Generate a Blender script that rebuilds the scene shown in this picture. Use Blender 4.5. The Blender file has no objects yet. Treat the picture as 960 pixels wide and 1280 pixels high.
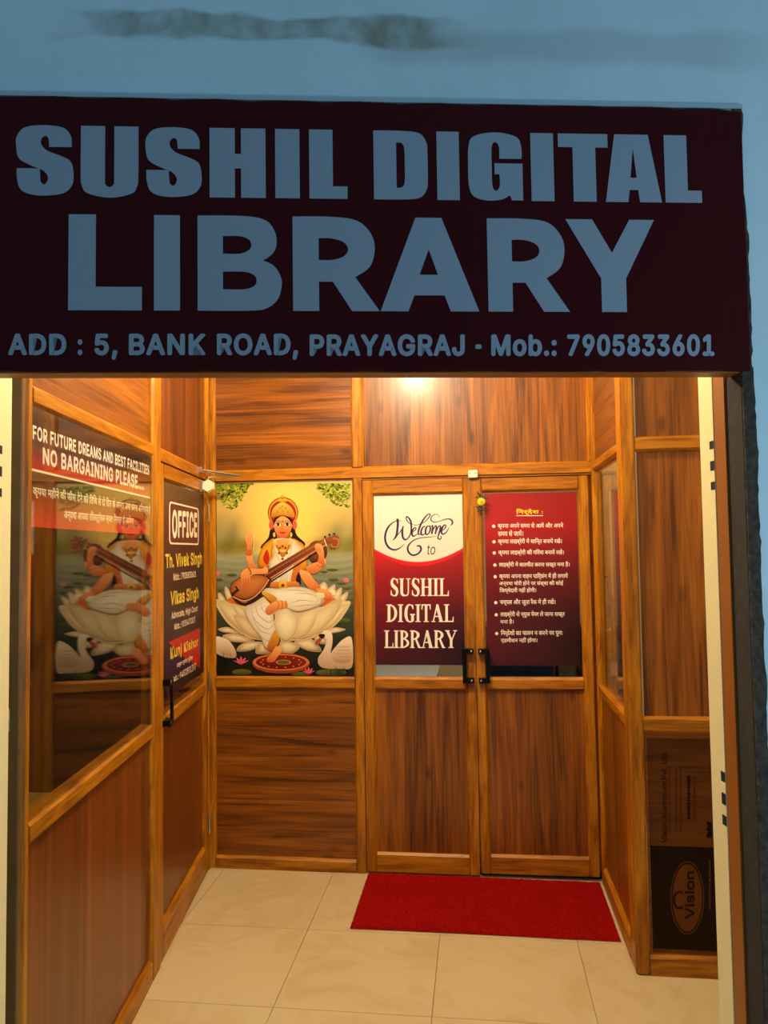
import bpy, bmesh, math, random
from mathutils import Vector, Matrix
from mathutils.geometry import tessellate_polygon

random.seed(7)
scene = bpy.context.scene
C = scene.collection
PI = math.pi

# ------------------------------------------------------------------ camera
EYE = Vector((0, 0, 1.73))
PITCH, ROLL, YAW, FOC = math.radians(2.85), 0.0135, math.radians(6.9), 960.0
_f = Vector((0, math.cos(PITCH), math.sin(PITCH)))
_u = Vector((0, -math.sin(PITCH), math.cos(PITCH)))
_r = Vector((1, 0, 0))
_r2 = _r * math.cos(ROLL) - _u * math.sin(ROLL)
_u2 = _r * math.sin(ROLL) + _u * math.cos(ROLL)
_Z = Matrix.Rotation(YAW, 3, 'Z')
CR, CU, CF = _Z @ _r2, _Z @ _u2, _Z @ _f
cd = bpy.data.cameras.new('camera')
cam = bpy.data.objects.new('camera', cd)
C.objects.link(cam)
cd.sensor_fit = 'VERTICAL'
cd.sensor_height = 36.0
cd.lens = FOC / 1280 * 36.0
cd.clip_start = 0.02
m4 = Matrix((CR, CU, -CF)).transposed().to_4x4()
m4.translation = EYE
cam.matrix_world = m4
scene.camera = cam

# ------------------------------------------------------------------ dusk sky, exposure
w = bpy.data.worlds.new('dusk')
scene.world = w
w.use_nodes = True
w.node_tree.nodes['Background'].inputs[0].default_value = (0.155, 0.31, 0.43, 1)
w.node_tree.nodes['Background'].inputs[1].default_value = 1.0
vs = scene.view_settings
vs.view_transform = 'Standard'
vs.look = 'None'
vs.gamma = 1
vs.exposure = 0.0
vs.use_curve_mapping = False

# a white street lamp on the same front, to the right of the view
sl = bpy.data.lights.new('street_lamp_light', 'POINT'); slo = bpy.data.objects.new('street_lamp_light', sl); C.objects.link(slo)
slo.location = (1.75, 1.0, 1.6); sl.color = (0.55, 0.82, 1.0); sl.shadow_soft_size = 0.15; sl.energy = 42.0

LAMP = Vector((-0.42, 2.92, 3.075))
LAMP_W = 132.0

# ------------------------------------------------------------------ pixels to directions
def ray(px, py):
    return CR * ((px - 480) / FOC) - CU * ((py - 640) / FOC) + CF

class Frame:
    """A wall's own frame: x along it (left to right as seen), y into it, z up."""
    def __init__(s, ox, oy, deg):
        s.o = Vector((ox, oy, 0)); s.a = math.radians(deg)
        s.u = Vector((math.cos(s.a), math.sin(s.a), 0)); s.n = Vector((-math.sin(s.a), math.cos(s.a), 0))
    def px(s, x, y, depth=0.0):
        d = ray(x, y); p0 = s.o + s.n * depth
        t = (p0 - EYE).dot(s.n) / d.dot(s.n)
        p = EYE + d * t
        return ((p - s.o).dot(s.u), p.z)
    def world(s, x, y, z):
        p = s.o + s.u * x + s.n * y
        return Vector((p.x, p.y, z))

BACK = Frame(0, 4.16, 0)
LEFT = Frame(-1.49, 4.154, math.degrees(math.atan2(0.99022, -0.13948)))
RIGHT = Frame(0.605, 4.16, -90)
SIDE = Frame(0.605, 3.29, 0)
FRONT = Frame(0, 1.78, 10)

def lin(c):
    return tuple(((v / 255) / 12.92 if v / 255 <= 0.04045 else ((v / 255 + 0.055) / 1.055) ** 2.4) for v in c)

# ------------------------------------------------------------------ materials
MATS = {}
def new_mat(name):
    m = bpy.data.materials.new(name); m.use_nodes = True
    nt = m.node_tree
    return m, nt, nt.nodes['Principled BSDF']

def plain(name, col, rough=0.5, metal=0.0, spec=None, bump=0.0, bscale=40, var=0.0):
    if name in MATS: return MATS[name]
    m, nt, b = new_mat(name)
    b.inputs['Base Color'].default_value = (*lin(col), 1)
    b.inputs['Roughness'].default_value = rough
    b.inputs['Metallic'].default_value = metal
    if spec is not None: b.inputs['Specular IOR Level'].default_value = spec
    if bump or var:
        tc = nt.nodes.new('ShaderNodeTexCoord'); nz = nt.nodes.new('ShaderNodeTexNoise')
        nz.inputs['Scale'].default_value = bscale; nz.inputs['Detail'].default_value = 4
        nt.links.new(tc.outputs['Object'], nz.inputs['Vector'])
        if bump:
            bp = nt.nodes.new('ShaderNodeBump'); bp.inputs['Strength'].default_value = bump; bp.inputs['Distance'].default_value = 0.01
            nt.links.new(nz.outputs['Fac'], bp.inputs['Height']); nt.links.new(bp.outputs[0], b.inputs['Normal'])
        if var:
            rp = nt.nodes.new('ShaderNodeValToRGB'); l = lin(col)
            rp.color_ramp.elements[0].position = 0.3; rp.color_ramp.elements[1].position = 0.7
            rp.color_ramp.elements[0].color = (*[v * (1 - var) for v in l], 1)
            rp.color_ramp.elements[1].color = (*[min(1, v * (1 + var)) for v in l], 1)
            nt.links.new(nz.outputs['Fac'], rp.inputs[0]); nt.links.new(rp.outputs[0], b.inputs['Base Color'])
    MATS[name] = m
    return m

def wood(name, dark, mid, light, axis, rough=0.42, across=16.0, along=0.9, fine=1.0, knots=False, coat=0.0, bands=0.0):
    """Grain runs along one local axis; every board is offset by its own random number."""
    if name in MATS: return MATS[name]
    m, nt, b = new_mat(name)
    N, L = nt.nodes.new, nt.links.new
    tc = N('ShaderNodeTexCoord'); oi = N('ShaderNodeObjectInfo')
    mul = N('ShaderNodeMath'); mul.operation = 'MULTIPLY'; mul.inputs[1].default_value = 37.0
    L(oi.outputs['Random'], mul.inputs[0])
    add = N('ShaderNodeVectorMath'); add.operation = 'ADD'
    L(tc.outputs['Object'], add.inputs[0]); L(mul.outputs[0], add.inputs[1])
    mp = N('ShaderNodeMapping')
    sc = [across] * 3; sc['xyz'.index(axis)] = along
    mp.inputs['Scale'].default_value = sc
    L(add.outputs[0], mp.inputs['Vector'])
    n1 = N('ShaderNodeTexNoise'); n1.inputs['Scale'].default_value = 1.0; n1.inputs['Detail'].default_value = 5; n1.inputs['Distortion'].default_value = 1.3
    L(mp.outputs[0], n1.inputs['Vector'])
    mp2 = N('ShaderNodeMapping'); sc2 = [across * 7 * fine] * 3; sc2['xyz'.index(axis)] = along * 3.5
    mp2.inputs['Scale'].default_value = sc2
    L(add.outputs[0], mp2.inputs['Vector'])
    n2 = N('ShaderNodeTexNoise'); n2.inputs['Scale'].default_value = 1.0; n2.inputs['Detail'].default_value = 3; n2.inputs['Distortion'].default_value = 0.4
    L(mp2.outputs[0], n2.inputs['Vector'])
    mix = N('ShaderNodeMath'); mix.operation = 'MULTIPLY_ADD'; mix.inputs[1].default_value = 0.62
    m2 = N('ShaderNodeMath'); m2.operation = 'MULTIPLY'; m2.inputs[1].default_value = 0.38
    L(n2.outputs['Fac'], m2.inputs[0]); L(n1.outputs['Fac'], mix.inputs[0]); L(m2.outputs[0], mix.inputs[2])
    rp = N('ShaderNodeValToRGB'); cr = rp.color_ramp
    cr.elements[0].position = 0.36; cr.elements[0].color = (*lin(dark), 1)
    cr.elements[1].position = 0.66; cr.elements[1].color = (*lin(light), 1)
    e = cr.elements.new(0.5); e.color = (*lin(mid), 1)
    L(mix.outputs[0], rp.inputs[0])
    colout = rp.outputs[0]
    if knots:
        mp5 = N('ShaderNodeMapping'); sc5 = [across * 1.3] * 3; sc5['xyz'.index(axis)] = along * 1.2
        mp5.inputs['Scale'].default_value = sc5; mp5.inputs['Location'].default_value = (3, 5, 7)
        L(add.outputs[0], mp5.inputs['Vector'])
        n5 = N('ShaderNodeTexNoise'); n5.inputs['Scale'].default_value = 1.0; n5.inputs['Detail'].default_value = 2; n5.inputs['Distortion'].default_value = 1.2
        L(mp5.outputs[0], n5.inputs['Vector'])
        r5 = N('ShaderNodeValToRGB'); r5.color_ramp.interpolation = 'LINEAR'
        r5.color_ramp.elements[0].position = 0.485; r5.color_ramp.elements[0].color = (1, 1, 1, 1)
        r5.color_ramp.elements[1].position = 0.515; r5.color_ramp.elements[1].color = (1, 1, 1, 1)
        e5 = r5.color_ramp.elements.new(0.5); e5.color = (0.42, 0.36, 0.30, 1)
        L(n5.outputs['Fac'], r5.inputs[0])
        m5 = N('ShaderNodeMix'); m5.data_type = 'RGBA'; m5.blend_type = 'MULTIPLY'; m5.inputs[0].default_value = 0.3
        L(colout, m5.inputs[6]); L(r5.outputs[0], m5.inputs[7]); colout = m5.outputs[2]
    if bands:
        mp4 = N('ShaderNodeMapping'); sc4 = [9.0] * 3; sc4['xyz'.index(axis)] = 0.15
        mp4.inputs['Scale'].default_value = sc4
        L(add.outputs[0], mp4.inputs['Vector'])
        vz = N('ShaderNodeTexVoronoi'); vz.inputs['Scale'].default_value = 1.0
        L(mp4.outputs[0], vz.inputs['Vector'])
        hv = N('ShaderNodeSeparateColor'); L(vz.outputs['Color'], hv.inputs[0])
        sca = N('ShaderNodeMapRange'); sca.inputs['To Min'].default_value = 1 - bands; sca.inputs['To Max'].default_value = 1 + bands
        L(hv.outputs[0], sca.inputs[0])
        mm = N('ShaderNodeVectorMath'); mm.operation = 'SCALE'; L(colout, mm.inputs[0]); L(sca.outputs[0], mm.inputs['Scale'])
        colout = mm.outputs[0]
    if knots:
        mp3 = N('ShaderNodeMapping'); sc3 = [7.0] * 3; sc3['xyz'.index(axis)] = 3.2
        mp3.inputs['Scale'].default_value = sc3
        L(add.outputs[0], mp3.inputs['Vector'])
        vo = N('ShaderNodeTexVoronoi'); vo.inputs['Scale'].default_value = 1.0; vo.inputs['Randomness'].default_value = 1.0
        L(mp3.outputs[0], vo.inputs['Vector'])
        r3 = N('ShaderNodeValToRGB'); r3.color_ramp.elements[0].position = 0.05; r3.color_ramp.elements[0].color = (0.3, 0.26, 0.22, 1)
        r3.color_ramp.elements[1].position = 0.17; r3.color_ramp.elements[1].color = (1, 1, 1, 1)
        L(vo.outputs['Distance'], r3.inputs[0])
        mm = N('ShaderNodeMix'); mm.data_type = 'RGBA'; mm.blend_type = 'MULTIPLY'; mm.inputs[0].default_value = 0.75
        L(colout, mm.inputs[6]); L(r3.outputs[0], mm.inputs[7]); colout = mm.outputs[2]
    L(colout, b.inputs['Base Color'])
    b.inputs['Roughness'].default_value = rough; b.inputs['Specular IOR Level'].default_value = 0.35
    if coat:
        b.inputs['Coat Weight'].default_value = coat; b.inputs['Coat Roughness'].default_value = 0.22
    bp = N('ShaderNodeBump'); bp.inputs['Strength'].default_value = 0.12; bp.inputs['Distance'].default_value = 0.002
    L(n2.outputs['Fac'], bp.inputs['Height']); L(bp.outputs[0], b.inputs['Normal'])
    MATS[name] = m
    return m

HD, HM, HL = (124, 68, 4), (168, 102, 8), (196, 130, 24)
honey = {a: wood('honey_' + a, HD, HM, HL, a, rough=0.4, across=20, along=2.2) for a in 'xz'}
PD, PM, PL = (82, 40, 4), (130, 71, 8), (160, 95, 20)
teak = {a: wood('teak_' + a, PD, PM, PL, a, rough=0.38, across=18, along=0.9, knots=True, bands=0.24, coat=0.22) for a in 'xz'}
TD, TM, TL = (84, 38, 8), (114, 57, 14), (136, 72, 24)
smooth_teak = wood('smooth_teak', TD, TM, TL, 'z', rough=0.34, across=14, along=0.25, bands=0.22, coat=0.2)

def glass_mat(name, tint=(0.97, 0.98, 0.97), r0=0.05):
    m = bpy.data.materials.new(name); m.use_nodes = True; nt = m.node_tree; nt.nodes.clear()
    o = nt.nodes.new('ShaderNodeOutputMaterial'); mx = nt.nodes.new('ShaderNodeMixShader')
    t = nt.nodes.new('ShaderNodeBsdfTransparent'); g = nt.nodes.new('ShaderNodeBsdfGlossy'); f = nt.nodes.new('ShaderNodeMapRange'); lw = nt.nodes.new('ShaderNodeLayerWeight'); pw = nt.nodes.new('ShaderNodeMath')
    t.inputs[0].default_value = (*tint, 1); g.inputs['Roughness'].default_value = 0.0; lw.inputs[0].default_value = 0.5; pw.operation = 'POWER'; pw.inputs[1].default_value = 4.5; f.inputs[3].default_value = r0; f.inputs[4].default_value = 1.0
    nt.links.new(lw.outputs['Facing'], pw.inputs[0]); nt.links.new(pw.outputs[0], f.inputs[0])
    nt.links.new(f.outputs[0], mx.inputs[0]); nt.links.new(t.outputs[0], mx.inputs[1]); nt.links.new(g.outputs[0], mx.inputs[2]); nt.links.new(mx.outputs[0], o.inputs[0])
    return m
GLASS = glass_mat('clear_glass')

black = plain('black_metal', (14, 12, 11), 0.32, 0.6)
chrome = plain('chrome', (200, 198, 190), 0.2, 1.0)
white_plastic = plain('white_plastic', (226, 222, 200), 0.4)
cream = plain('cream_paint', (240, 226, 172), 0.55, bump=0.05, bscale=60)
brownpaint = plain('brown_paint', (150, 88, 24), 0.45)
olive = plain('olive_varnish', (112, 80, 34), 0.4, var=0.15, bscale=20)
dark_hole = plain('dark_recess', (16, 10, 8), 0.9)
cement = plain('cement', (64, 52, 40), 0.95, bump=1.0, bscale=60, var=0.45)
shaded_cement = plain('shaded_cement', (46, 42, 36), 0.95, bump=0.3, bscale=30, var=0.2)  # darkened cement: the reveal's lack of lamp light is put into the colour

def print_mat(name, rough=0.35, spec=0.5, coat=0.0):
    if name in MATS: return MATS[name]
    m, nt, b = new_mat(name)
    a = nt.nodes.new('ShaderNodeVertexColor'); a.layer_name = 'ink'
    nt.links.new(a.outputs[0], b.inputs['Base Color'])
    b.inputs['Roughness'].default_value = rough; b.inputs['Specular IOR Level'].default_value = spec
    b.inputs['Coat Weight'].default_value = coat; b.inputs['Coat Roughness'].default_value = 0.05
    MATS[name] = m
    return m

# ------------------------------------------------------------------ mesh helpers
def link(o, parent=None):
    C.objects.link(o)
    if parent is not None: o.parent = parent
    return o

def obj(name, bm, mat, parent=None, smooth=False):
    me = bpy.data.meshes.new(name); bm.normal_update(); bm.to_mesh(me); bm.free()
    for mt in (mat if isinstance(mat, (list, tuple)) else [mat]): me.materials.append(mt)
    if smooth:
        for p in me.polygons: p.use_smooth = True
    return link(bpy.data.objects.new(name, me), parent)

def empty(name, loc=(0, 0, 0), rz=0.0, parent=None):
    o = bpy.data.objects.new(name, None); link(o, parent)
    o.location = loc; o.rotation_euler = (0, 0, rz); o.empty_display_size = 0.1
    return o

def tag(o, label=None, cat=None, group=None, kind=None):
    if label: o['label'] = label
    if cat: o['category'] = cat
    if group: o['group'] = group
    if kind: o['kind'] = kind
    return o

def box(bm, x0, x1, y0, y1, z0, z1):
    v = [bm.verts.new(p) for p in ((x0, y0, z0), (x1, y0, z0), (x1, y1, z0), (x0, y1, z0), (x0, y0, z1), (x1, y0, z1), (x1, y1, z1), (x0, y1, z1))]
    for f in ((3, 2, 1, 0), (4, 5, 6, 7), (0, 1, 5, 4), (1, 2, 6, 5), (2, 3, 7, 6), (3, 0, 4, 7)):
        bm.faces.new([v[i] for i in f])
    return v

def cham(bm, x0, x1, y0, y1, z0, z1, c, sides='lrtb'):
    """Box whose front face (y0) is chamfered on the given sides."""
    l, r, t, b = (c if k in sides else 0 for k in 'lrtb')
    B = [bm.verts.new(p) for p in ((x0, y1, z0), (x1, y1, z0), (x1, y1, z1), (x0, y1, z1))]
    M = [bm.verts.new(p) for p in ((x0, y0 + c, z0), (x1, y0 + c, z0), (x1, y0 + c, z1), (x0, y0 + c, z1))]
    F = [bm.verts.new(p) for p in ((x0 + l, y0, z0 + b), (x1 - r, y0, z0 + b), (x1 - r, y0, z1 - t), (x0 + l, y0, z1 - t))]
    bm.faces.new(F); bm.faces.new(B[::-1])
    for i in range(4):
        j = (i + 1) % 4
        bm.faces.new((M[i], M[j], F[j], F[i])); bm.faces.new((B[i], B[j], M[j], M[i]))

def board(name, parent, mat, x0, x1, y0, y1, z0, z1, c=0.008, sides='lrtb'):
    bm = bmesh.new()
    if c: cham(bm, x0, x1, y0, y1, z0, z1, c, sides)
    else: box(bm, x0, x1, y0, y1, z0, z1)
    return obj(name, bm, mat, parent)

def tube(bm, pts, r, n=8, caps=True):
    pts = [Vector(p) for p in pts]; rings = []
    rr = r if isinstance(r, (list, tuple)) else [r] * len(pts)
    for i, p in enumerate(pts):
        t = (pts[min(i + 1, len(pts) - 1)] - pts[max(i - 1, 0)]).normalized()
        a = t.cross(Vector((0, 0, 1)))
        if a.length < 0.05: a = t.cross(Vector((0, 1, 0)))
        a.normalize(); b = t.cross(a)
        rings.append([bm.verts.new(p + (a * math.cos(2 * PI * k / n) + b * math.sin(2 * PI * k / n)) * rr[i]) for k in range(n)])
    for i in range(len(rings) - 1):
        for k in range(n):
            bm.faces.new((rings[i][k], rings[i][(k + 1) % n], rings[i + 1][(k + 1) % n], rings[i + 1][k]))
    if caps:
        bm.faces.new(rings[0][::-1]); bm.faces.new(rings[-1])

def lathe(bm, prof, n=20, M=Matrix()):
    rings = []
    for r, z in prof:
        rings.append([bm.verts.new(M @ Vector((r * math.cos(2 * PI * k / n), r * math.sin(2 * PI * k / n), z))) for k in range(n)])
    for i in range(len(rings) - 1):
        for k in range(n):
            bm.faces.new((rings[i][k], rings[i][(k + 1) % n], rings[i + 1][(k + 1) % n], rings[i + 1][k]))
    bm.faces.new(rings[0][::-1]); bm.faces.new(rings[-1])

# ------------------------------------------------------------------ printing: flat coloured shapes in a wall's frame
def spline(pts, closed=True, n=6):
    out = []; N = len(pts)
    for i in range(N if closed else N - 1):
        if closed: p = [pts[(i + k - 1) % N] for k in range(4)]
        else: p = [pts[max(0, min(N - 1, i + k - 1))] for k in range(4)]
        for k in range(n):
            t = k / n
            out.append(tuple(0.5 * (2 * p[1][a] + (p[2][a] - p[0][a]) * t + (2 * p[0][a] - 5 * p[1][a] + 4 * p[2][a] - p[3][a]) * t * t + (3 * p[1][a] - p[0][a] - 3 * p[2][a] + p[3][a]) * t ** 3) for a in range(len(p[1]))))
    if not closed: out.append(tuple(pts[-1]))
    return out

_tcache = {}
try:
    SANS = bpy.data.fonts.load(bpy.utils.system_resource('DATAFILES', path='fonts') + '/Inter.woff2')   # Blender's own interface typeface
except Exception:
    SANS = None
def _raw(body, offset, space, shear, font):
    c = bpy.data.curves.new('lettering', 'FONT'); c.body = body; c.offset = offset; c.space_character = space; c.shear = shear; c.resolution_u = 3
    if font: c.font = font
    o = bpy.data.objects.new('lettering', c); C.objects.link(o)
    dg = bpy.context.evaluated_depsgraph_get(); dg.update()
    me = bpy.data.meshes.new_from_object(o.evaluated_get(dg))
    V = [(v.co.x, v.co.y) for v in me.vertices]; F = [tuple(p.vertices) for p in me.polygons]
    bpy.data.objects.remove(o); bpy.data.curves.remove(c); bpy.data.meshes.remove(me)
    return V, F
def text_shape(body, offset=0.0, space=1.0, shear=0.0):
    """Outline scaled to 0..1: Latin from baseline to capital height, Hindi over its whole height."""
    key = (body, offset, space, shear)
    if key in _tcache: return _tcache[key]
    latin = all(ord(ch) < 256 for ch in body)
    font = SANS if latin else None
    V, F = _raw(body, offset, space, shear, font)
    xs = [v[0] for v in V]; x0, x1 = min(xs), max(xs)
    ys = [v[1] for v in (_raw('H', offset, 1, 0, font)[0] if latin else V)]
    y0, y1 = min(ys), max(ys)
    V = [((x - x0) / (x1 - x0), (y - y0) / (y1 - y0)) for x, y in V]
    _tcache[key] = (V, F, (x1 - x0) / (y1 - y0))
    return _tcache[key]

_MATRA = '\u093f'
def hindi(s):
    """Put the short-i sign before the letters it belongs to, as it is written."""
    out = []
    for ch in s:
        if ch == _MATRA:
            k = len(out) - 1
            while k >= 2 and out[k - 1] == '\u094d': k -= 2
            out.insert(max(k, 0), ch)
        else: out.append(ch)
    return ''.join(out)

class Print:
    """A flat printed sheet: shapes stacked a fraction of a millimetre apart; local (x, z) of a wall frame, y towards the viewer is negative."""
    STEP = 0.000014
    def __init__(s, frame, depth):
        s.fr = frame; s.depth = depth; s.V = []; s.F = []; s.K = []; s.layer = 0
    def up(s, k=1.0): s.layer += k
    def P(s, p): return s.fr.px(p[0], p[1], s.depth)
    def add(s, pts, faces, cols):
        b = len(s.V); y = s.depth - s.layer * s.STEP
        s.V += [(p[0], y, p[1]) for p in pts]; s.F += [tuple(b + i for i in f) for f in faces]; s.K += cols
    def poly(s, pts, col, col2=None, ax=(0, 1)):
        """Filled outline in wall coordinates; a second colour makes a printed gradient along ax."""
        tri = tessellate_polygon([[Vector((p[0], p[1], 0)) for p in pts]])
        a = lin(col)
        if col2 is None: cols = [a] * len(pts)
        else:
            c = lin(col2); d = [p[0] * ax[0] + p[1] * ax[1] for p in pts]; lo, hi = min(d), max(d)
            cols = [tuple(a[k] + (c[k] - a[k]) * (v - lo) / (hi - lo + 1e-9) for k in range(3)) for v in d]
        f = []
        for t in tri:
            A, B_, D = (pts[i] for i in t)
            cr = (B_[0] - A[0]) * (D[1] - A[1]) - (B_[1] - A[1]) * (D[0] - A[0])
            f.append(t if cr > 0 else t[::-1])
        s.add(pts, f, cols); s.up()
    def ppoly(s, pts, col, col2=None, ax=(0, 1), smooth=True, n=6):
        q = [s.P(p) for p in pts]
        s.poly(spline(q, True, n) if smooth else q, col, col2, ax)
    def stroke(s, pts, col, wid, smooth=True, n=6):
        """Brush line; pts in pixels, widths in metres (one or one per point)."""
        q = [s.P(p) for p in pts]
        ws = wid if isinstance(wid, (list, tuple)) else [wid] * len(q)
        q = [(a[0], a[1], b) for a, b in zip(q, ws)]
        if smooth: q = spline(q, False, n)
        L, R_ = [], []
        for i, p in enumerate(q):
            a, b = q[max(0, i - 1)], q[min(len(q) - 1, i + 1)]
            dx, dy = b[0] - a[0], b[1] - a[1]; l = math.hypot(dx, dy) or 1
            nx, ny = -dy / l * p[2] / 2, dx / l * p[2] / 2
            L.append((p[0] + nx, p[1] + ny)); R_.append((p[0] - nx, p[1] - ny))
        k = len(L); f = [(i, k + i, k + i + 1, i + 1) for i in range(k - 1)]
        s.add(L + R_, f, [lin(col)] * (2 * k)); s.up()
    def text(s, body, corners, col, offset=0.0, bold=0.0, space=1.0, shear=0.0, pixels=True):
        """corners: top-left, bottom-left, top-right, bottom-right."""
        V, F, asp = text_shape(body, 0.0, space, shear)
        TL, BL, TR, BR = [s.P(c) for c in corners] if pixels else corners
        ht = math.hypot(TL[0] - BL[0], TL[1] - BL[1]); wd = math.hypot(BR[0] - BL[0], BR[1] - BL[1])
        ry = bold; rx = min(bold * ht / wd, 0.3); keep = s.layer
        for k in range(8 if bold else 1):
            dx, dy = (rx * math.cos(k * PI / 4), ry * math.sin(k * PI / 4)) if bold else (0, 0)
            pts = []
            for a, b in V:
                x = rx + a * (1 - 2 * rx) + dx; y = ry + b * (1 - 2 * ry) + dy
                L_ = (BL[0] + (TL[0] - BL[0]) * y, BL[1] + (TL[1] - BL[1]) * y)
                R_ = (BR[0] + (TR[0] - BR[0]) * y, BR[1] + (TR[1] - BR[1]) * y)
                pts.append((L_[0] + (R_[0] - L_[0]) * x, L_[1] + (R_[1] - L_[1]) * x))
            s.add(pts, F, [lin(col)] * len(pts)); s.up(1.5)
        s.layer = keep
    def build(s, name, mat, parent=None):
        me = bpy.data.meshes.new(name); me.from_pydata(s.V, [], s.F); me.materials.append(mat)
        at = me.color_attributes.new('ink', 'FLOAT_COLOR', 'POINT')
        for i, k in enumerate(s.K): at.data[i].color = (*k, 1)
        me.update()
        return link(bpy.data.objects.new(name, me), parent)

def place(o, fr):
    o.location = fr.o; o.rotation_euler = (0, 0, fr.a)
    return o

# ================================================================== THE SETTING
CEIL = 3.38
# ---- floor: square tiles on a dark bed
def marble():
    m, nt, b = new_mat('cream_marble_tile')
    N, L = nt.nodes.new, nt.links.new
    tc = N('ShaderNodeTexCoord'); oi = N('ShaderNodeObjectInfo'); ad = N('ShaderNodeVectorMath'); mu = N('ShaderNodeMath')
    mu.operation = 'MULTIPLY'; mu.inputs[1].default_value = 23; L(oi.outputs['Random'], mu.inputs[0])
    L(tc.outputs['Object'], ad.inputs[0]); L(mu.outputs[0], ad.inputs[1])
    n = N('ShaderNodeTexNoise'); n.inputs['Scale'].default_value = 4; n.inputs['Detail'].default_value = 6; n.inputs['Distortion'].default_value = 1.5
    L(ad.outputs[0], n.inputs['Vector'])
    r = N('ShaderNodeValToRGB'); e = r.color_ramp.elements
    e[0].position = 0.36; e[0].color = (*lin((201, 178, 135)), 1); e[1].position = 0.52; e[1].color = (*lin((209, 189, 149)), 1)
    L(n.outputs['Fac'], r.inputs[0]); L(r.outputs[0], b.inputs['Base Color'])
    b.inputs['Roughness'].default_value = 0.28
    return m
tile_mat = marble()
fl = bmesh.new(); box(fl, -3.7, 2.2, 0.9, 7.6, -0.06, -0.012)
floor = tag(obj('floor', fl, plain('grout', (120, 100, 66), 0.9)), 'cream marbled square floor tiles with fine dark joints', kind='structure')
TX, TY, TS, GAP = -1.408, 3.537, 0.603, 0.0022
tb = bmesh.new(); cham_ = 0.001
box(tb, GAP / 2, TS - GAP / 2, GAP / 2, TS - GAP / 2, -0.012, 0.0)
tile_me = bpy.data.meshes.new('tile'); tb.to_mesh(tile_me); tb.free(); tile_me.materials.append(tile_mat)
for i in range(-4, 6):
    for j in range(-5, 7):
        o = bpy.data.objects.new('tile', tile_me); link(o, floor); o.location = (TX + i * TS, TY + j * TS, 0)
        if not (-3.75 < o.location.x < 2.0 and 0.5 < o.location.y < 7.2): bpy.data.objects.remove(o)

st_ = bmesh.new(); box(st_, -6, 6, -6, 0.9, -0.12, -0.02)
tag(obj('floor_street', st_, plain('street_concrete', (96, 92, 84), 0.9, bump=0.3, bscale=12, var=0.15)), kind='structure')
# ---- ceiling and the plain walls nobody sees much of
cl = bmesh.new(); _a, _b = FRONT.world(-3.2, 0.056, 0), FRONT.world(2.3, 0.056, 0)
_r = [[cl.verts.new((x, y, z)) for x, y in ((_a.x, _a.y), (_b.x, _b.y), (2.2, 7.6), (-3.7, 7.6))] for z in (CEIL, CEIL + 0.1)]
cl.faces.new(_r[0][::-1]); cl.faces.new(_r[1])
for i in range(4): cl.faces.new((_r[0][i], _r[0][(i + 1) % 4], _r[1][(i + 1) % 4], _r[1][i]))
tag(obj('ceiling', cl, plain('ceiling_white', (236, 228, 206), 0.9)), kind='structure')
pale = plain('pale_wall', (196, 176, 130), 0.9)
for nm, q in (('wall_right', (2.1, 2.2, 2.3, 7.6)), ('wall_office', (-3.7, -3.6, 1.3, 7.6)), ('wall_library', (-3.6, 2.1, 7.5, 7.6))):
    b_ = bmesh.new(); box(b_, q[0], q[1], q[2], q[3], 0.0, CEIL); tag(obj(nm, b_, pale), kind='structure')
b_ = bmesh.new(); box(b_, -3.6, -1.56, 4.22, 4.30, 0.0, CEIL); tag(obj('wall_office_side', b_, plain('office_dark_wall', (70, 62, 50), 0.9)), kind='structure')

# ---- a root for each wooden partition
def wall_root(name, fr):
    return tag(place(empty(name), fr), kind='structure')

def glass_pane(parent, x0, x1, y, z0, z1):
    b = bmesh.new(); box(b, x0, x1, y, y + 0.005, z0, z1)
    return obj('glass_pane', b, GLASS, parent)

D = 0.05        # depth of frame members
RP = 0.020      # how far a panel sits behind the frame face
CH = 0.012
# ---------------- back partition
WB = wall_root('wall_back', BACK)
board('post', WB, honey['z'], -1.492, -1.459, 0, D, 0, CEIL, CH, 'r')
board('post', WB, honey['z'], -0.679, -0.626, 0, D, 0, 2.128, CH, 'l')
board('post', WB, honey['z'], -0.684, -0.614, 0, D, 2.19, CEIL - 0.06, CH, 'lr')
board('post', WB, honey['z'], 0.590, 0.640, 0, D, 2.19, CEIL - 0.06, CH, 'l')
board('rail', WB, honey['x'], -1.459, 0.640, 0.001, D, 2.130, 2.192, CH, 't')
board('rail', WB, honey['x'], -1.459, 0.640, 0, D, CEIL - 0.06, CEIL, CH, 'b')
board('rail', WB, honey['x'], -1.459, -0.679, 0.001, D, 0.975, 1.043, CH, 'tb')
board('rail', WB, honey['x'], -1.459, -0.679, 0.001, D, 0.0, 0.068, CH, 't')
board('panel', WB, teak['x'], -1.459, -0.684, RP, RP + 0.012, 2.192, CEIL - 0.06, 0)
board('panel', WB, teak['z'], -0.614, 0.590, RP, RP + 0.012, 2.192, CEIL - 0.06, 0)
board('panel', WB, teak['x'], -1.459, -0.679, RP, RP + 0.012, 0.068, 0.975, 0)
board('backing_board', WB, plain('board_back', (70, 50, 30), 0.9), -1.459, -0.679, RP + 0.003, RP + 0.012, 1.043, 2.130, 0)
lintel_liner = board('door_head', WB, honey['x'], -0.626, 0.640, 0.012, D, 2.118, 2.130, 0)

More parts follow.
